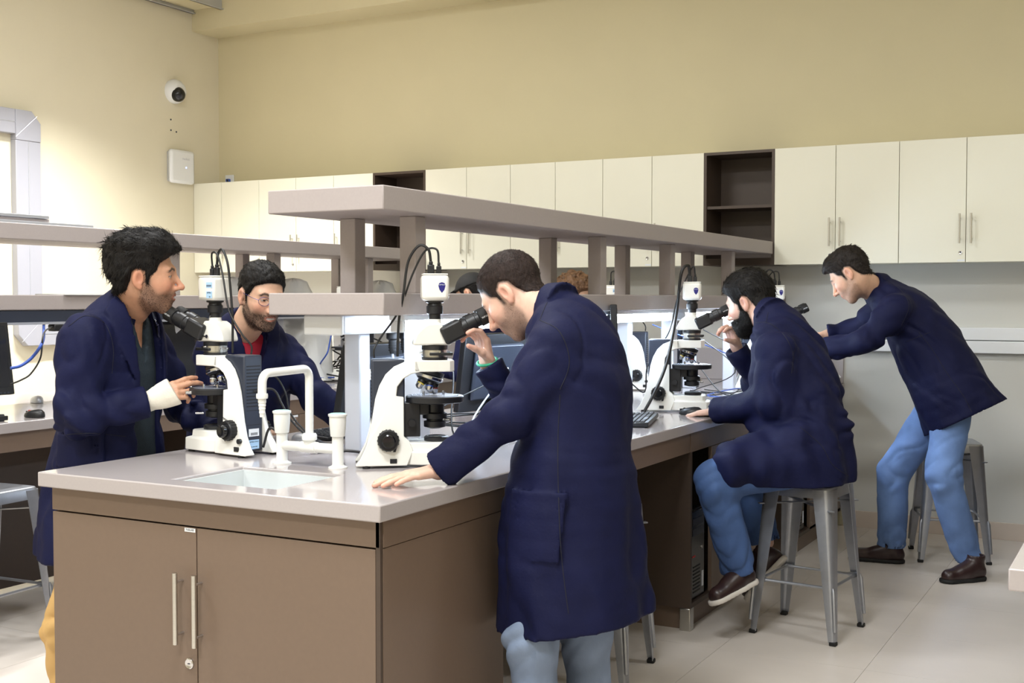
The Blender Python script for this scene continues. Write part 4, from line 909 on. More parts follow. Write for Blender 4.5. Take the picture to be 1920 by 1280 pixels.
def head_colors(q, H):
    n = len(q); tone = np.array(H.get('skin', SKIN0)); C = np.tile(tone, (n, 1)); x = np.abs(q[:, 0]); y = q[:, 1]; z = q[:, 2]
    def mixc(msk, col): C[:] = C*(1-msk[:, None])+np.array(col)*msk[:, None]
    red = tone*np.array([1.12, .74, .70])
    mixc(.55*np.exp(-(((x-.042)/.022)**2+((z+.022)/.022)**2))*(y > .03), red); mixc(.5*np.exp(-((x/.014)**2+((z+.03)/.014)**2))*(y > .09), red)
    mixc(.35*sm(x, .074, .082)*(np.abs(z) < .05), red)
    mixc(.55*np.exp(-(((y+.008)/.010)**2+((z)/.016)**2))*(x > .072), tone*np.array([.55, .32, .28]))
    sd = poly_sd(y, z, BEARD_POLY); st = sm(-sd, -.012, .012)*(y > -.02)*H.get('stubble', 0); mixc(st, np.array(H.get('bcol', srgb(58, 44, 38))))
    sh = poly_sd(y, z, H.get('poly', HAIR_POLY)); mixc(sm(-sh, -.003, .008)*.92*sm(-cran(q.astype(f32)), -.014, -.005), np.array(H.get('hcol', srgb(40, 32, 28))))
    lip = sm(-ell(np.stack([x, y, z], 1), (0, .098, -.0615), (.0235, .02, .0105)), -.004, .002)*(y > .075); mixc(.75*lip, tone*np.array([.80, .46, .44]))
    if H.get('smile', 0) > .5: mixc(sm(-ell(np.stack([x, y, z], 1), (0, .094, -.0625), (.017, .02, .0036)), -.001, .0005), (.75, .73, .70))
    ed = np.abs(z-(.0275+.0045*sm(x, .012, .03)-.008*sm(x, .032, .05)))-.0042; br = sm(-ed, -.0016, .0012)*sm(x, .010, .014)*sm(-x, -.052, -.045)*(y > .05); mixc(.9*br, srgb(30, 23, 20))
    e = ((x-.0305)/.0125)**2+((z-.0068)/.0038)**2; ey = (e < 1)*(y > .07)*1.0; mixc(ey*.9, (.46, .43, .41)); ir = (((x-.0305)/.0060)**2+((z-.0068)/.0046)**2 < 1)*(y > .07)*1.0; mixc(ir, (.020, .012, .008))
    ls = (np.abs(e-1.12) < .26)*(z > .0068)*(y > .065)*1.0; mixc(ls*.85, (.012, .008, .007))
    return C
# ------------------------------------------------------------------ hand: list of capsules in world space
def hand_caps(wrist, d, nrm_, side, curl, spread=.10, thumb=(.7, .25), sc=1.0, bend=0.0):
    """d: direction wrist->knuckles, nrm_: back-of-hand normal, side: +1 thumb lies on cross(d, n) side"""
    d = nrm(d); n = nrm(np.asarray(nrm_)-d*(np.asarray(nrm_)@d)); s = np.cross(d, n)*side; w = np.asarray(wrist, float)
    out = []; L = [(.044, .026, .021), (.049, .030, .023), (.045, .028, .022), (.035, .021, .019)]; xs = [.027, .009, -.010, -.027]; ml = [.088, .092, .086, .078]; rr = [.0092, .0096, .0090, .0080]
    for i in range(4):
        mcp = w+(d*ml[i]+s*xs[i])*sc; out.append((w+(s*xs[i]*.55+d*.01)*sc, mcp, .0155*sc, .0118*sc))
        a = curl[i] if isinstance(curl, (list, tuple)) else curl; ang = a*.55; yaw = (xs[i]/.027)*spread
        base = nrm(d*math.cos(yaw)+s*math.sin(yaw)); p = mcp; r = rr[i]*sc
        for j in range(3):
            v = base*math.cos(ang)-n*math.sin(ang); q = p+v*L[i][j]*sc; out.append((p, q, r*(1.06-.07*j), r*(.98-.10*j))); p = q; ang += a*(.95 if j == 0 else .7)
    a, b = thumb; p = w+(d*.022+s*.020)*sc
    v = nrm(d*math.cos(a)+s*math.sin(a)-n*b); q = p+v*.045*sc; out.append((p, q, .0150*sc, .0115*sc))
    v2 = nrm(v*.9+d*.35-n*b*.7); q2 = q+v2*.032*sc; out.append((q, q2, .0112*sc, .0100*sc)); v3 = nrm(v2*.9+d*.35-n*b*.7); out.append((q2, q2+v3*.026*sc, .0100*sc, .0078*sc))
    return out
def hand_mesh(caps, wrist, fore, skin, rw=.027):
    pts = [c[0] for c in caps]+[c[1] for c in caps]+[fore]
    def fn(p):
        d = None
        for i, (a, b, ra, rb) in enumerate(caps):
            e = seg(p, a, b, ra, rb); d = e if d is None else smin(d, e, .0075 if ra > .0112 else .0035)
        return smin(d, seg(p, fore, wrist, rw*1.1, rw*.95), .018)
    lo, hi = bbox(pts, .045); V, Q = surf(fn, lo, hi, .0032); V = smooth_np(V, Q, 1, .4)
    C = np.tile(np.array(skin), (len(V), 1)); tips = np.array([c[1] for c in caps[3::4]]+[caps[-1][1]]); 
    dm = np.min(np.linalg.norm(V[:, None]-tips[None], axis=2), 1); k = np.exp(-(dm/.014)**2)[:, None]*.45; C = C*(1-k)+C*np.array([1.15, .72, .70])*k
    return V, Q, C
def merge(parts):
    VV, QQ, CC = [], [], []; o = 0
    for V, Q, C in parts: VV.append(V); QQ.append(Q+o); CC.append(C); o += len(V)
    return np.concatenate(VV), np.concatenate(QQ), np.concatenate(CC)
# ------------------------------------------------------------------ a person
def seams(S, lines, dep):
    """stitched seams: photo directions carried onto the coat surface, built there as thin raised cord"""
    for ln_ in lines:
        P = np.array(spline([np.array([*q, 0.0]) for q in ln_], 7))[:, :2]; D = np.array([A(x, y, 1.0)-CAM for x, y in P]); Ls = np.linalg.norm(D, axis=1)[:, None]; D /= Ls; t_ = np.full(len(D), (dep-.55)*float(Ls[0, 0]))
        for _ in range(70): t_ += .6*S['coat']((CAM+D*t_[:, None]).astype(f32))
        X = CAM+D*t_[:, None]; ok = np.abs(S['coat'](X.astype(f32))) < .004
        run = []
        for i in range(len(X)+1):
            if i < len(X) and ok[i] and (not run or np.linalg.norm(X[i]-run[-1]) < .06): run.append(X[i])
            else:
                if len(run) > 3: part('seam', MB().tube([q-S['org'] for q in run], .0016, 6), M_SEAM, S['t'], 0, 60)
                run = [X[i]] if i < len(X) and ok[i] else []
def folds_sleeve(p, a, b, amp, frq, ph):
    ab = np.asarray(b, f32)-np.asarray(a, f32); L = float(np.linalg.norm(ab)); t = ((p-np.asarray(a, f32))@ab)/L
    ob = p[:, 0]*9-p[:, 1]*8+p[:, 2]*5; w_ = np.stack([t*frq+ob, p[:, 2]*5+ph, p[:, 0]*5+p[:, 1]*4], 1)+noise3(p*7+ph)[:, None]*.8
    return amp*(1-2*np.abs(noise3(w_)))
def person(S):
    """S: dict of joints (room coordinates) and style"""
    org = np.array(S['base'], float); t = thing('person', S['label'], 'person', org); lat = nrm(S['lat']); J = S['J']
    skin = S['H'].get('skin', SKIN0)
    # ---- head frame
    hf = nrm(S['hf']); hu = np.array(S.get('hup', (0, 0, 1.0)), float); hu = nrm(hu-hf*(hu@hf)); hl = np.cross(hu, hf); RM = np.stack([hl, hf, hu], 1).astype(f32); hc = np.asarray(S['head'], float); hs = S.get('hs', 1.0)
    toL = lambda p: ((p-hc.astype(f32))@RM)/hs
    fromL = lambda q: hc+hs*(RM@np.asarray(q, float))
    H = S['H']; nb = np.asarray(S['neck'], float); ntop = fromL((0, -.022, -.035)); thr = fromL((0, .012, -.060))
    nbl_ = RM.astype(float).T@(nb-hc)/hs; H['nbl'] = tuple(np.array((0, -.022, -.035))*.45+nbl_*.55)
    def neck(p): return smin(seg(p, nb, ntop, .058, .054*hs), seg(p, nb+(thr-ntop)*.5, thr, .050, .047*hs), .03)
    def fhead(p): return smin(head_sdf(toL(p), H)*hs, neck(p), .022)
    lo, hi = bbox([hc-.15*hs, hc+.15*hs, nb-.05], .03)
    # restrict the head grid to what the collar does not hide
    V, Q = surf(fhead, lo, hi, S.get('hres', .0035)); hV, hQ = V, Q; seed0 = S.get('seed', 0.0); parts = [(smooth_np(V, Q, 1, .3), Q, head_colors(((V-hc)@RM.astype(float))/hs, H))]
    # ---- hidden body core so the figure is one continuous body
    spine = S['spine']; sp = [np.asarray(x[0], float) for x in spine]; ra = [x[1] for x in spine]; rb = [x[2] for x in spine]
    nbody = S.get('nbody', len(sp)); arms = S['arms']; legs = S.get('legs', [])
    def fcore(p):
        d = tubeE(p, sp[:nbody], [max(.05, x-.045) for x in ra[:nbody]], [max(.05, x-.045) for x in rb[:nbody]], lat, 3)
        d = smin(d, seg(p, sp[0], nb, .058, .052), .03)
        for a in arms: d = smin(d, seg(p, a['sh'], a['el'], .050, .040), .03); d = smin(d, seg(p, a['el'], a['wr'], .038, .027), .02)
        for l in legs: d = smin(d, seg(p, l['hip'], l['kn'], .062, .048), .03); d = smin(d, seg(p, l['kn'], l['an'], .046, .034), .02)
        return d
    allp = sp[:nbody]+[nb]+[a[k] for a in arms for k in ('sh', 'el', 'wr')]+[l[k] for l in legs for k in ('hip', 'kn', 'an')]
    lo, hi = bbox(allp, .12); V, Q = surf(fcore, lo, hi, .016); parts.append((V, Q, np.tile(np.array(skin), (len(V), 1))))
    for a in arms:
        if 'hand' in a:
            h = a['hand']; wr = np.asarray(a['wr'], float); fo = wr+nrm(np.asarray(a['el'])-wr)*.07
            caps = hand_caps(h.get('w', wr), h['d'], h['n'], h['side'], h['curl'], h.get('spread', .10), h.get('thumb', (.7, .25)), h.get('sc', 1.05)); parts.append(hand_mesh(caps, h.get('w', wr), fo, skin))
    V, Q, C = merge(parts); body = part('body', mesh_np('body', V, Q, M_SKIN, org, C), None, t); body['label'] = S.get('bodylabel', 'bare skin of face and hands')
    # ---- hair and beard
    RMf = RM.astype(float)
    loc = lambda V: ((V-hc)@RMf)/hs
    if H.get('top') is not None:
        fh = lambda p: hair_sdf(toL(p), H)*hs
        V, Q = surf(fh, hc-.17*hs, hc+.19*hs, S.get('hairres', .0038))
        if H.get('n', 0):
            q = loc(V); N = vnorm(V, Q); ok = (head_sdf(q.astype(f32), H) > .0005); up = sm(q[:, 2], .05, .11)[:, None]
            fl = np.array(H.get('flow', (0, -1, .15)))*up+np.array((0, -.35, -1.0))*(1-up)+np.sign(q[:, :1])*np.array((.5, 0, 0))*up*H.get('part', 0)
            V2, Q2 = strands(V[ok], N[ok], fl[ok]@RMf.T, H['n'], H.get('L', .02), H.get('w', .0011), H.get('lift', .25), int(seed0*7+1)); Q = np.concatenate([Q, Q2+len(V)]); V = np.concatenate([V, V2])
        part('hair', mesh_np('hair', V, Q, H['hmat'], org), None, t)
    BV = []
    if H.get('beard', 0) > 0:
        fb = lambda p: beard_sdf(toL(p), H)*hs
        V, Q = surf(fb, hc-.16*hs, hc+.16*hs, .0036); BV.append((V, Q)); src = (V, Q)
    else: src = (hV, hQ)
    if H.get('bn', 0):
        V, Q = src; q = loc(V).astype(f32); N = vnorm(V, Q); sd = poly_sd(q[:, 1], q[:, 2], BEARD_POLY); lipm = ell(np.stack([np.abs(q[:, 0]), q[:, 1], q[:, 2]], 1), (0, .1, -.0625), (.024, .04, .0100)) > 0
        ok = (sd < -.003) & lipm & (q[:, 1] > -.03) & (q[:, 2] < .01)
        if H.get('beard', 0) > 0: ok &= head_sdf(q, H) > .0005
        fl = np.tile(np.array((0, .15, -1.0)), (len(V), 1)); BV.append(strands(V[ok], N[ok], fl[ok]@RMf.T, H['bn'], H.get('bl', .005), H.get('bw', .0006), .5, int(seed0*5+2), .5))
    if BV:
        o = 0; VV, QQ = [], []
        for V, Q in BV: VV.append(V); QQ.append(Q+o); o += len(V)
        part('beard', mesh_np('beard', np.concatenate(VV), np.concatenate(QQ), H['hmat'], org), None, t)
    # ---- coat
    hemc, hemn = np.asarray(S['hem'][0], f32), nrm(S['hem'][1]).astype(f32); seed = S.get('seed', 0.0); nax = nrm(ntop-nb); fwd = nrm(np.cross(lat, [0, 0, 1.0])) if 'fwd' not in S else nrm(S['fwd'])
    nf = nrm(fwd-nax*(fwd@nax)); nl = np.cross(nax, nf)
    amp = S.get('amp', .007)
    def torso_raw(p):
        d = tubeE(p, sp, ra, rb, lat, 4)
        for e in S.get('extra', []): d = smin(d, seg(p, *e[:2], *e[2:4]), e[4] if len(e) > 4 else .05)
        return d
    def sleeves(p):
        d = None
        for k, a in enumerate(arms):
            el, wr, sh = [np.asarray(a[x], float) for x in ('el', 'wr', 'sh')]; r0, r1, r2 = a.get('r', (.078, .064, .055)); wd = nrm(wr-el); end = wr+wd*a.get('cuff', .0)
            u = smin(seg(p, sh, el, r0, r1), seg(p, el, end+wd*.05, r1, r2), .035)
            fe = np.exp(-(ln(p-el.astype(f32))/.17)**2); fc = sm(ln(p-end.astype(f32)), .015, .07)
            u = u+(folds_sleeve(p, sh, el, amp*.75, 12, k*7+seed)*(.35+.9*fe)+folds_sleeve(p, el, wr, amp*.8, 14, 3+k*5+seed)*(.35+.8*fe))*fc
            u = np.maximum(u, (p-end.astype(f32))@wd.astype(f32)); u = np.maximum(u, -seg(p, end+wd*.018, end+wd*.06, r2-.016, r2-.012))
            d = u if d is None else np.minimum(d, u)
        return d
    def collar(p):
        q = p-nb.astype(f32); h = q@nax.astype(f32); x = q@nl.astype(f32); y = q@nf.astype(f32); rho = np.sqrt(x*x+y*y); ang = np.arctan2(np.abs(x), y)
        R0, hh = S.get('collar', (.064, .034)); back = sm(ang, .8, 2.4); top = hh*(.45+.75*back)
        d = np.maximum(np.maximum(R0-.004-rho, (rho-(R0+.007+np.minimum(top-h, .062)*.40))*.92), np.maximum(h-top, (top-.060)-h))-.003
        d = np.maximum(d, -.05-h)
        return np.maximum(d, (.75-ang)*.06)
    V0 = S.get('vopen'); wst = S.get('waist'); o0 = nb
    def coat(p):
        tr = torso_raw(p); d = tr
        vert = p*np.array((15, 15, 3.2), f32)+seed*3+noise3(p*4)[:, None]*.8
        low = sm(-p[:, 2], -S.get('drape', (1.1, .7))[0], -S.get('drape', (1.1, .7))[1])
        dg = np.stack([p[:, 0]*9+p[:, 2]*9, p[:, 1]*9+p[:, 2]*7, p[:, 2]*3.0], 1)+seed+noise3(p*5)[:, None]*.7
        d = d+noise3(vert)*amp*(.25+.9*low)+(1-2*np.abs(noise3(dg)))*amp*.55*(1-.5*low)
        if wst: d = d+(1-2*np.abs(noise3(p*np.array((5, 5, 20), f32)+seed+noise3(p*5)[:, None]*1.2)))*wst[1]*np.exp(-((p[:, 2]-wst[0])/wst[2])**2)
        hp = (p-hemc)@hemn; dq = d; d = np.maximum(d, hp)
        if S.get('hollow', True): d = np.maximum(d, -np.maximum(dq+.017, -hp-.08))
        s_ = sleeves(p); d = smin(d, s_, .045)
        for a in arms:
            sh = np.asarray(a['sh'], f32); sg = np.sign(float((sh-sp[1].astype(f32))@lat.astype(f32))); q = p-sh; ax2 = nrm(lat*sg*.9+np.array((0, 0, .35))).astype(f32); w3 = q@ax2-.0
            d = d+.0055*np.exp(-(w3/.0065)**2)*sm(-ln(q), -.15, -.11)
        d = np.maximum(d, -seg(p, nb+nax*.045, ntop+nax*.06, .060, .066))
        if V0 is not None:
            q = p-o0.astype(f32); u = q@lat.astype(f32)-V0.get('u0', 0); hgt = q[:, 2]; fr = q@fwd.astype(f32)
            wv = np.clip(V0['w0']+V0['k']*hgt, V0.get('min', .012), V0.get('max', .09)); au = np.abs(u)
            d = np.maximum(d, -np.maximum(np.maximum(au-wv, .01-fr), -hgt-V0.get('len', .6)))
            lap = np.maximum(np.maximum(wv-.004-au, au-wv-(.012+.050*sm(hgt, -.30, -.10))), np.maximum(.01-fr, -(hgt+.30))); lap = np.maximum(lap, np.abs(tr-.008)-.006); d = np.minimum(d, lap)
        d = np.minimum(d, collar(p))
        for (o, n_, up_, w2, h2) in S.get('pockets', []):
            q = p-np.asarray(o, f32); nn_ = nrm(n_); uu = nrm(np.asarray(up_)-nn_*(np.asarray(up_)@nn_)); ll = np.cross(uu, nn_)
            pk = np.maximum(np.maximum(np.abs(q@ll.astype(f32))-w2, np.abs(q@uu.astype(f32))-h2), np.abs(tr-.004)-.0045); pk = np.maximum(pk, np.abs(q@nn_.astype(f32))-.16); d = np.minimum(d, pk)
        return d
    cp = sp+[nb]+[a[k] for a in arms for k in ('sh', 'el', 'wr')]+[e[k] for e in S.get('extra', []) for k in (0, 1)]
    lo, hi = bbox(cp, .14); mx = max(max(ra), max(rb)); lo2, hi2 = bbox(sp, mx+.04); lo = np.minimum(lo, lo2); hi = np.maximum(hi, hi2)
    V, Q = surf(coat, lo, hi, S.get('cres', .0072)); V = smooth_np(V, Q, 1, .35); part('coat', mesh_np('coat', V, Q, M_COAT, org), None, t, label='long navy cotton lab coat')
    if V0 is not None and 'shirt' in S:
        nv = S['shirt'][2]
        def fs(p):
            q = p-nb.astype(f32); d = np.maximum(torso_raw(p)+.026, q[:, 2]-.01); u = np.abs(q@lat.astype(f32)); fr = q@fwd.astype(f32); return np.maximum(d, -np.maximum(u-.055-(q[:, 2])*.055/nv, .0-fr))
        lo, hi = bbox([nb-np.array((.26, .26, .62)), nb+np.array((.26, .26, .06))], 0); V, Q = surf(fs, lo, hi, .008); part(S['shirt'][0], mesh_np('shirt', V, Q, S['shirt'][1], org), None, t)
    # ---- trousers and shoes
    if legs:
        pel = S.get('pelvis')
        def trs(p):
            d = None
            for k, l in enumerate(legs):
                r0, r1, r2 = l.get('r', (.092, .068, .060)); an, kn, hp = [np.asarray(l[x], float) for x in ('an', 'kn', 'hip')]; wd = nrm(an-kn); e = smin(seg(p, hp, kn, r0, r1), seg(p, kn, an+wd*.05, r1, r2), .04)
                e = e+folds_sleeve(p, hp, kn, .007, 12, k*3+seed)+folds_sleeve(p, kn, an, .014, 20, k*3+9+seed)*np.exp(-(np.minimum(ln(p-kn.astype(f32)), ln(p-an.astype(f32)))/.12)**2)
                e = np.maximum(e, (p-an.astype(f32))@wd.astype(f32)); e = np.maximum(e, -seg(p, an-wd*.02, an+wd*.06, r2-.018, r2-.014)); d = e if d is None else smin(d, e, .02)
            if pel is not None: d = smin(d, ell(p, pel[0], pel[1]), .05)
            return d
        lo, hi = bbox([l[k] for l in legs for k in ('hip', 'kn', 'an')], .13); V, Q = surf(trs, lo, hi, .0072); V = smooth_np(V, Q, 1, .3); part('trousers', mesh_np('trousers', V, Q, S['pants'], org), None, t)
        for l in legs:
            if 'shoe' not in l: continue
            sh = l['shoe']; f_ = nrm(sh['d']); u_ = nrm(np.asarray(sh.get('up', (0, 0, 1.0)))-f_*(np.asarray(sh.get('up', (0, 0, 1.0)))@f_)); s_ = np.cross(f_, u_); hh = np.asarray(sh['heel'], float); Ls = sh.get('L', .285)
            Rm = np.stack([f_, s_, u_], 1).astype(f32)
            def up_s(p):
                q = (p-hh.astype(f32))@Rm
                d = seg(q, (.042, 0, .045), (.10, 0, .048), .040, .039); d = smin(d, seg(q, (.12, .004, .036), (Ls-.055, .006, .030), .042, .040), .03); d = smin(d, seg(q, (.06, 0, .07), (.055, 0, .125), .038, .045), .03); d = smin(d, seg(q, (.08, 0, .08), (.15, .0, .052), .034, .034), .03)
                d = np.maximum(d, -(q[:, 2]-.016)); d = np.maximum(d, -seg(q, (.058, 0, .115), (.055, 0, .2), .036, .044)); return np.maximum(d, q[:, 2]-.135)
            def sole_s(p):
                q = (p-hh.astype(f32))@Rm; d = smin(seg(q, (.045, 0, .012), (.10, 0, .012), .045, .041), seg(q, (.12, .004, .012), (Ls-.052, .006, .012), .046, .047), .03); d = np.maximum(d, q[:, 2]-.022); return np.maximum(d, -q[:, 2]+.001)
            ps = [hh+Rm@np.array(v) for v in ((-.02, -.07, 0), (Ls+.02, .07, .15), (-.02, .07, .15), (Ls+.02, -.07, 0), (-.02, .07, 0), (Ls+.02, -.07, .15), (-.02, -.07, .15), (Ls+.02, .07, 0))]
            lo, hi = bbox(ps, .01); V, Q = surf(up_s, lo, hi, .0055); so = part('shoe', mesh_np('shoe', V, Q, S['shoemat'], org), None, t)
            V, Q = surf(sole_s, lo, hi, .0055); part('sole', mesh_np('sole', V, Q, S['solemat'], org), None, so)
    S['coat'] = coat; S['fromL'] = fromL; S['t'] = t; S['org'] = org
    return S
# ================================================================== THE PEOPLE
def Zp(px, py, z):
    d = A(px, py, 1.0)-CAM; return CAM+d*((z-CAM[2])/d[2])
def SPN(*rows): return [(A(px, py, dp), a, b) for px, py, dp, a, b in rows]
UP3 = np.array((0, 0, 1.0))
SK_A = srgb(196, 148, 120); SK_B = srgb(214, 172, 146); SK_C = srgb(222, 182, 162)
# --- man in the foreground at the microscope
lw = A(824, 882, 3.50)
p3 = person(dict(label='man in a navy lab coat and faded jeans bending to the front microscope', base=(.2, .72, 0), lat=(0, -1, 0), seed=1.0,
    J={}, head=(-.038, .803, 1.476), hf=(-.731, -.040, -.681), hup=(-.676, -.086, .732), hs=1.08, neck=A(1038, 582, 3.74), cres=.0069,
    H=dict(skin=SK_C, top=.0065, side=.0028, rough=.0016, lump=.001, hmat=M_HAIRB, hcol=srgb(52, 41, 37), stubble=.5, n=9000, L=.006, w=.0006, lift=.5, flow=(0, 1, .2), bn=9000, bl=.0022, bw=.00020),
    spine=SPN((1054, 596, 3.73, .12, .09), (1074, 642, 3.70, .190, .130), (1086, 720, 3.66, .212, .160), (1080, 820, 3.63, .205, .165), (1070, 920, 3.62, .225, .195), (1072, 1050, 3.62, .25, .215), (1082, 1230, 3.62, .275, .24)),
    nbody=4, hem=(A(1080, 1162, 3.62), (.14, 0, -1)), collar=(.066, .036),
    arms=[dict(sh=A(1042, 655, 3.54), el=A(955, 782, 3.47), wr=lw, r=(.088, .072, .062), hand=dict(d=Zp(742, 903, .935)-Zp(822, 890, .945), n=UP3, side=1, curl=.12, spread=.16, thumb=(.6, .12))),
          dict(sh=A(1062, 640, 3.90), el=A(968, 770, 3.98), wr=A(915, 684, 3.97), r=(.085, .068, .056), hand=dict(d=A(898, 612, 3.93)-A(915, 684, 3.97), n=RT*.75+FW*.55-UPV*.1, side=-1, curl=[.75, .85, .95, 1.0], thumb=(.15, .75), spread=.08))],
    legs=[dict(hip=A(1040, 930, 3.55), kn=A(1000, 1195, 3.50), an=A(1008, 1420, 3.54), r=(.098, .080, .068), shoe=dict(heel=Zp(1040, 1480, 0), d=(-1, -.12, 0))),
          dict(hip=A(1105, 925, 3.74), kn=A(1100, 1190, 3.74), an=A(1108, 1370, 3.78), r=(.105, .082, .070), shoe=dict(heel=Zp(1140, 1425, 0), d=(-1, .12, 0)))],
    pants=M_JEAN2, shoemat=M_SHOEB, solemat=M_RUB, amp=.016, drape=(1.15, .75),
    pockets=[(A(995, 985, 3.42), (-.35, -.93, 0), UP3, .085, .10)]))
# --- seated bearded student
p4 = person(dict(label='bearded student in a navy lab coat seated on a stool at a microscope', base=(.43, 2.67, 0), lat=(-.15, -.985, 0), seed=4.0,
    J={}, head=(.106, 2.838, 1.448), hf=(-.895, .18, -.407), hup=(-.421, -.044, .906), hs=1.09, neck=A(1440, 592, 5.46),
    H=dict(skin=SK_C, top=.020, side=.011, rough=.003, lump=.003, back=.004, quiff=.006, hmat=M_HAIRK, hcol=srgb(22, 18, 17), beard=.016, stubble=.9, n=4500, L=.026, w=.0011, lift=.06, part=.6, bn=3500, bl=.012, bw=.0008),
    spine=SPN((1453, 602, 5.44, .12, .10), (1470, 640, 5.42, .195, .140), (1488, 708, 5.36, .225, .185), (1498, 790, 5.29, .235, .215), (1502, 860, 5.25, .25, .225), (1503, 925, 5.23, .25, .225)),
    nbody=4, hem=(Zp(1500, 906, .667), (0, 0, -1)), hollow=False, collar=(.066, .036),
    extra=[(A(1492, 852, 5.14), A(1384, 872, 5.07), .140, .116, .06), (A(1480, 846, 5.42), A(1395, 868, 5.47), .130, .105, .06)],
    arms=[dict(sh=A(1454, 658, 5.20), el=A(1452, 756, 5.16), wr=A(1346, 770, 5.46), r=(.094, .082, .062), hand=dict(d=A(1290, 776, 5.52)-A(1344, 770, 5.46), n=UP3, side=1, curl=.34, thumb=(.55, .25))),
          dict(sh=A(1462, 645, 5.66), el=A(1418, 722, 5.80), wr=A(1381, 652, 5.76), r=(.085, .070, .060), hand=dict(d=A(1366, 606, 5.70)-A(1381, 652, 5.76), n=RT*.75+FW*.55-UPV*.1, side=-1, curl=[.75, .85, .95, 1.0], thumb=(.15, .75), spread=.08))],
    legs=[dict(hip=A(1478, 872, 5.14), kn=A(1340, 902, 5.06), an=A(1386, 1070, 5.14), r=(.104, .088, .076), shoe=dict(heel=A(1418, 1092, 5.17), d=A(1345, 1136, 5.02)-A(1416, 1096, 5.17), up=(-.3, 0, 1))),
          dict(hip=A(1480, 866, 5.42), kn=A(1402, 896, 5.56), an=A(1438, 1016, 5.50), r=(.105, .082, .072), shoe=dict(heel=A(1478, 1046, 5.46), d=A(1428, 1098, 5.42)-A(1476, 1048, 5.46), up=(-.9, 0, .5)))],
    pants=M_JEAN3, shoemat=M_SHOE, solemat=M_SOLEW, amp=.019, drape=(1.2, .8), waist=(.95, .016, .15)))
# --- man bending over at the far right
p5 = person(dict(label='man in a navy lab coat and blue jeans bending forward by the back wall', base=(.66, 4.07, 0), lat=(0, -1, 0), fwd=(-1, 0, 0), seed=8.0,
    J={}, head=(.312, 3.961, 1.590), hf=(-.767, .026, -.641), hup=(-.64, .039, .768), hs=1.10, neck=A(1640, 540, 6.50),
    H=dict(skin=SK_B, top=.018, side=.0045, rough=.004, lump=.002, quiff=.016, hmat=M_HAIRG, hcol=srgb(44, 36, 32), stubble=.30, n=5000, L=.014, w=.0010, lift=.15, bn=5000, bl=.0025, bw=.00028),
    spine=SPN((1652, 548, 6.50, .11, .085), (1672, 568, 6.48, .180, .120), (1712, 606, 6.44, .210, .165), (1752, 672, 6.40, .21, .190), (1786, 740, 6.37, .235, .208), (1820, 805, 6.36, .265, .228), (1850, 865, 6.36, .28, .235)),
    nbody=4, hem=(A(1800, 788, 6.37), (.47, 0, -.885)), collar=(.066, .036),
    arms=[dict(sh=A(1680, 580, 6.27), el=A(1620, 640, 6.27), wr=A(1542, 656, 6.45), r=(.092, .076, .066), hand=dict(d=A(1510, 662, 6.5)-A(1546, 650, 6.45), n=UP3, side=1, curl=.5)),
          dict(sh=A(1660, 568, 6.68), el=A(1606, 618, 6.82), wr=A(1552, 626, 6.86), r=(.085, .074, .068), hand=dict(d=A(1520, 628, 6.9)-A(1552, 626, 6.86), n=UP3, side=-1, curl=.5))],
    legs=[dict(hip=A(1788, 755, 6.32), kn=A(1768, 892, 6.22), an=A(1815, 1046, 6.27), r=(.105, .090, .080), shoe=dict(heel=Zp(1846, 1086, 0), d=Zp(1764, 1094, 0)-Zp(1846, 1086, 0), L=.275)),
          dict(hip=A(1755, 765, 6.48), kn=A(1676, 885, 6.60), an=A(1673, 1024, 6.62), r=(.105, .090, .080), shoe=dict(heel=Zp(1697, 1056, 0), d=Zp(1582, 1048, 0)-Zp(1697, 1056, 0), L=.31))],
    pants=M_JEAN, shoemat=M_SHOE, solemat=M_RUB, amp=.018, drape=(1.2, .8)))
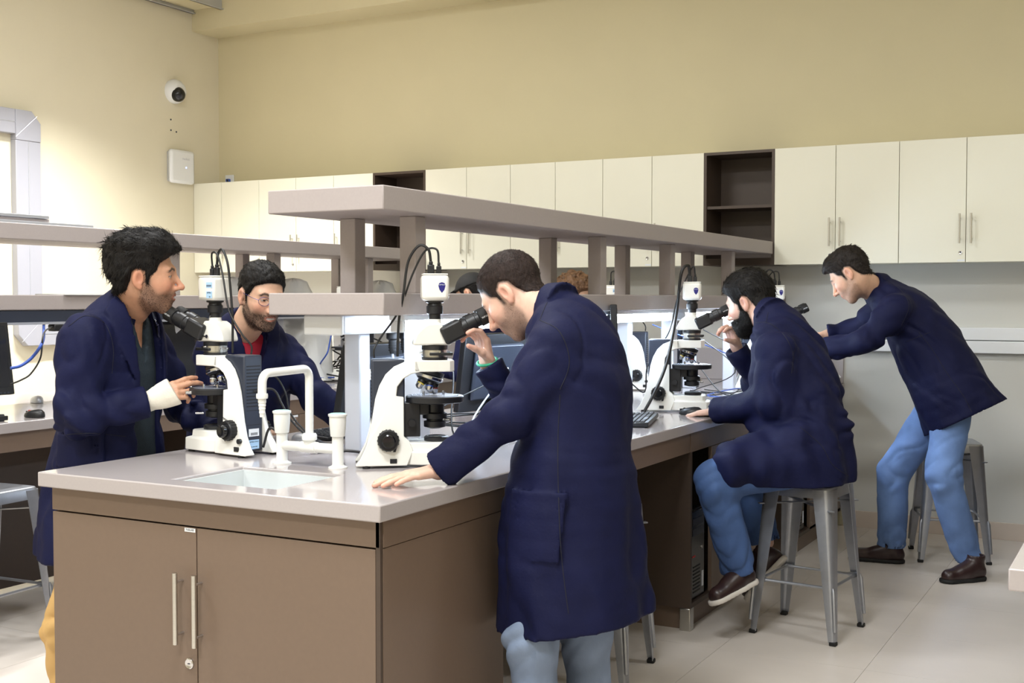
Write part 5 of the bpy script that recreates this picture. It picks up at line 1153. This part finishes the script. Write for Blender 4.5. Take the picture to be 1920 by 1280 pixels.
# --- man with the bandaged wrist at the left
p1 = person(dict(label='man in an open navy lab coat with a bandaged wrist at the left', base=(-1.53, .5, 0), lat=(-.2, .98, 0), seed=12.0,
    J={}, head=(-1.381, .541, 1.541), hf=(.74, .66, -.07), hup=(.12, -.03, .99), hs=1.09, neck=A(240, 576, 4.32), cres=.0069,
    H=dict(skin=SK_A, top=.034, side=.008, rough=.0045, lump=.0045, back=.004, quiff=.012, nz=(90, 30, 40), hmat=M_HAIRK, hcol=srgb(24, 20, 18), stubble=.62, smile=.6, n=6000, L=.026, w=.0010, lift=.14, flow=(0, -.9, .35), part=.5, bn=9000, bl=.0032, bw=.00028),
    spine=SPN((234, 588, 4.33, .12, .09), (220, 628, 4.33, .195, .130), (212, 700, 4.33, .220, .160), (208, 800, 4.33, .215, .165), (202, 900, 4.34, .23, .190), (192, 1000, 4.35, .245, .21), (182, 1110, 4.36, .26, .225)),
    nbody=4, hem=(A(186, 1034, 4.36), (0, 0, -1)), collar=(.066, .036),
    vopen=dict(w0=.095, k=.05, min=.082, max=.095, len=.9), shirt=('sweater', M_TEAL, .20),
    arms=[dict(sh=A(160, 638, 4.13), el=A(146, 782, 4.06), wr=A(276, 754, 4.16), r=(.096, .080, .060), hand=dict(w=A(283, 752, 4.16), d=A(340, 728, 4.20)-A(283, 752, 4.16), n=-FW*.9+UPV*.45, side=-1, curl=[.34, .42, .75, .85], spread=.08, thumb=(.2, .6))),
          dict(sh=A(268, 638, 4.55), el=A(346, 765, 4.60), wr=A(402, 812, 4.50), r=(.088, .074, .062), hand=dict(d=A(440, 824, 4.5)-A(402, 812, 4.5), n=UP3, side=1, curl=.3))],
    legs=[dict(hip=A(182, 970, 4.22), kn=A(128, 1180, 4.22), an=A(132, 1300, 4.24), r=(.105, .085, .078), shoe=dict(heel=Zp(112, 1340, 0), d=(1, .1, 0))), dict(hip=A(222, 970, 4.50), kn=A(206, 1160, 4.50), an=A(196, 1260, 4.52), r=(.105, .085, .075), shoe=dict(heel=Zp(180, 1295, 0), d=(1, .25, 0)))],
    pants=M_TAN, shoemat=M_SHOE, solemat=M_RUB, amp=.019, drape=(1.1, .8), pockets=[(A(150, 845, 4.14), (.1, -.98, 0), UP3, .085, .06)]))
# bandage round the right wrist and palm
fa, fb = A(280, 752, 4.16), A(329, 732, 4.178); ba = nrm(fb-fa)
V, Q = surf(lambda p: np.maximum(np.maximum(tubeE(p, [fa-ba*.03, fa+ba*.01, (fa+fb)/2, fb+ba*.03], [.036, .036, .046, .054], [.034, .033, .031, .028], UP3, 3)+noise3(p*np.array((60, 60, 60), f32))*.0012, (p-(fb-ba*.004).astype(f32))@(ba+UP3*.15).astype(f32)), -((p-(fa-ba*.02).astype(f32))@ba.astype(f32))), *bbox([fa, fb], .09), .004)
part('bandage', mesh_np('bandage', V, Q, M_BAND, p1['org']), None, p1['t'], label='white bandage around wrist and palm')
# --- smiling man with glasses
p2 = person(dict(label='smiling man with thin blue glasses leaning over the bench behind the microscope', base=(-1.7, 1.35, 0), lat=(.24, .97, 0), seed=16.0,
    J={}, head=(-1.339, 1.121, 1.471), hf=(.877, -.394, -.276), hup=(.257, -.101, .961), hs=1.04, neck=A(458, 614, 4.84), cres=.0072,
    H=dict(skin=SK_B, top=.014, side=.006, rough=.003, lump=.002, hmat=M_HAIRK, hcol=srgb(30, 25, 22), stubble=.66, smile=1.0, n=5000, L=.012, w=.0009, lift=.14, flow=(0, 1, -.1), bn=12000, bl=.0042, bw=.00030),
    spine=SPN((462, 622, 4.88, .12, .09), (460, 655, 4.91, .195, .13), (454, 725, 4.97, .22, .16), (438, 830, 5.05, .21, .17), (418, 930, 5.12, .225, .19), (408, 1090, 5.14, .245, .21)),
    nbody=4, hem=(A(410, 1080, 5.14), (0, 0, -1)), collar=(.066, .036),
    vopen=dict(w0=.070, k=.26, min=.002, max=.075, len=.30), shirt=('shirt', M_REDT, .07),
    arms=[dict(sh=A(530, 662, 5.06), el=A(592, 742, 4.94), wr=A(646, 786, 5.02), r=(.088, .072, .060), hand=dict(d=Zp(690, 796, .945)-Zp(646, 790, .96), n=UP3, side=1, curl=.3)),
          dict(sh=A(402, 660, 4.76), el=A(408, 790, 4.70), wr=A(475, 812, 4.78), r=(.088, .074, .062), hand=dict(d=Zp(520, 812, .945)-Zp(475, 815, .95), n=UP3, side=-1, curl=.3))],
    legs=[dict(hip=A(405, 970, 5.0), kn=A(395, 1110, 5.0), an=A(390, 1170, 5.02)), dict(hip=A(435, 965, 5.25), kn=A(430, 1090, 5.25), an=A(425, 1140, 5.27))], pants=M_JEAN3, shoemat=M_SHOE, solemat=M_RUB, amp=.017))
g = MB(); gl = p2['fromL']
for s in (1, -1):
    g.tube([gl((s*.032+.0215*math.cos(q), .098-.012*abs(math.cos(q)*.5+s*.0)+(-.006 if s*math.cos(q) > 0 else 0), .004+.0165*math.sin(q))) for q in np.linspace(0, 2*PI, 22)], .0009, 6)
    g.tube([gl((s*.054, .090, .008)), gl((s*.068, .060, .010)), gl((s*.079, .0, .012)), gl((s*.080, -.018, .004))], .0009, 6)
g.tube([gl((-.011, .101, .008)), gl((0, .104, .012)), gl((.011, .101, .008))], .0009, 6)
g.v = [tuple(np.array(v)-p2['org']) for v in g.v]; part('glasses', g, mat('glasses_blue_metal', srgb(60, 66, 140), .3, .6), p2['t'], 0, 60)
# --- two people farther back, only the tops of their heads show
def far_person(c, face, H, label, seed, cap=False):
    c = np.asarray(c, float); f_ = nrm(face); l_ = np.array((-f_[1], f_[0], 0)); dn = lambda fo, la, z: np.array((c[0], c[1], 0))+f_*fo+l_*la+UP3*z; z0 = c[2]
    S = person(dict(label=label, base=dn(-.1, 0, 0), lat=l_, seed=seed, J={}, head=c, hf=f_*.92-UP3*.35, hup=UP3+f_*.35, hs=1.05, neck=dn(-.07, 0, z0-.13), hres=.006, hairres=.006, cres=.011, H=H,
        spine=[(dn(-.08, 0, z0-.15), .10, .085), (dn(-.10, 0, z0-.22), .18, .12), (dn(-.13, 0, z0-.38), .205, .145), (dn(-.16, 0, z0-.58), .20, .155), (dn(-.18, 0, z0-.75), .22, .18), (dn(-.18, 0, z0-1.05), .25, .21)],
        nbody=4, hem=(dn(-.18, 0, z0-.98), (0, 0, -1)), arms=[dict(sh=dn(-.10, s*.2, z0-.24), el=dn(-.06, s*.25, z0-.50), wr=dn(.12, s*.18, 1.0)) for s in (1, -1)],
        legs=[dict(hip=dn(-.18, s*.1, .72), kn=dn(-.16, s*.1, .45), an=dn(-.17, s*.1, .1), shoe=dict(heel=dn(-.22, s*.1, 0), d=f_)) for s in (1, -1)], pants=M_JEAN3, shoemat=M_SHOEB, solemat=M_RUB))
    if cap:
        def fc(p):
            q = ((p-c.astype(f32))@RMc)/1.05
            d = np.maximum(cran(q)-.014, -(q[:, 2]-.040)); br = np.maximum(ell(q, (0, .10, .046), (.075, .085, .02)), np.abs(q[:, 2]-.046+.25*(q[:, 1]-.1)**1)-.004); return smin(d, br, .01)
        hf_ = nrm(f_*.92-UP3*.35); hu_ = nrm(UP3+f_*.35-hf_*(hf_@(UP3+f_*.35))); RMc = np.stack([np.cross(hu_, hf_), hf_, hu_], 1).astype(f32)
        V, Q = surf(fc, c-.24, c+.24, .007); part('cap', mesh_np('cap', V, Q, M_CAP, S['org']), None, S['t'])
far_person((-2.22, 4.26, 1.492), (-1, 0, 0), dict(skin=SK_B, top=.008, side=.006, rough=.002, hmat=M_HAIRK), 'person in a dark cap whose head just shows left of the foreground man', 21, True)
far_person((-1.50, 4.33, 1.475), (1, 0, 0), dict(skin=SK_B, top=.030, side=.026, back=.008, rough=.010, lump=.010, nz=(50, 50, 50), hmat=M_HAIRC), 'person with curly brown hair just visible behind the foreground man\'s collar', 25)

seams(p3, [[(1012, 600), (1046, 618), (1064, 655), (1066, 690), (1050, 730)], [(1050, 740), (1046, 830), (1047, 920), (1051, 1020), (1058, 1090), (1066, 1150)], [(1012, 600), (1022, 575), (1030, 560)]], 3.5)
seams(p4, [[(1414, 604), (1442, 606), (1470, 628), (1486, 662), (1484, 700)], [(1436, 606), (1440, 586)], [(1500, 800), (1540, 835), (1560, 870), (1590, 892)]], 5.15)
seams(p5, [[(1655, 520), (1690, 545), (1704, 575), (1690, 610)], [(1722, 622), (1748, 655), (1776, 700), (1805, 740), (1822, 772)], [(1700, 640), (1745, 622)]], 6.2)
seams(p1, [[(128, 612), (160, 592), (196, 606), (212, 650), (210, 700)], [(118, 815), (170, 812), (236, 818)]], 4.0)

wr_ = A(915, 684, 3.97); wd_ = nrm(A(898, 612, 3.93)-wr_); e1 = nrm(np.cross(wd_, UP3)); e2 = np.cross(wd_, e1); wc_ = wr_+wd_*.012
part('wristband', MB().tube([wc_+(e1*math.cos(q)+e2*math.sin(q))*.033-p3['org'] for q in np.linspace(0, 2*PI, 25)], .005, 8), M_GREEN, p3['t'], 0, 60, label='green wristband at the right cuff')
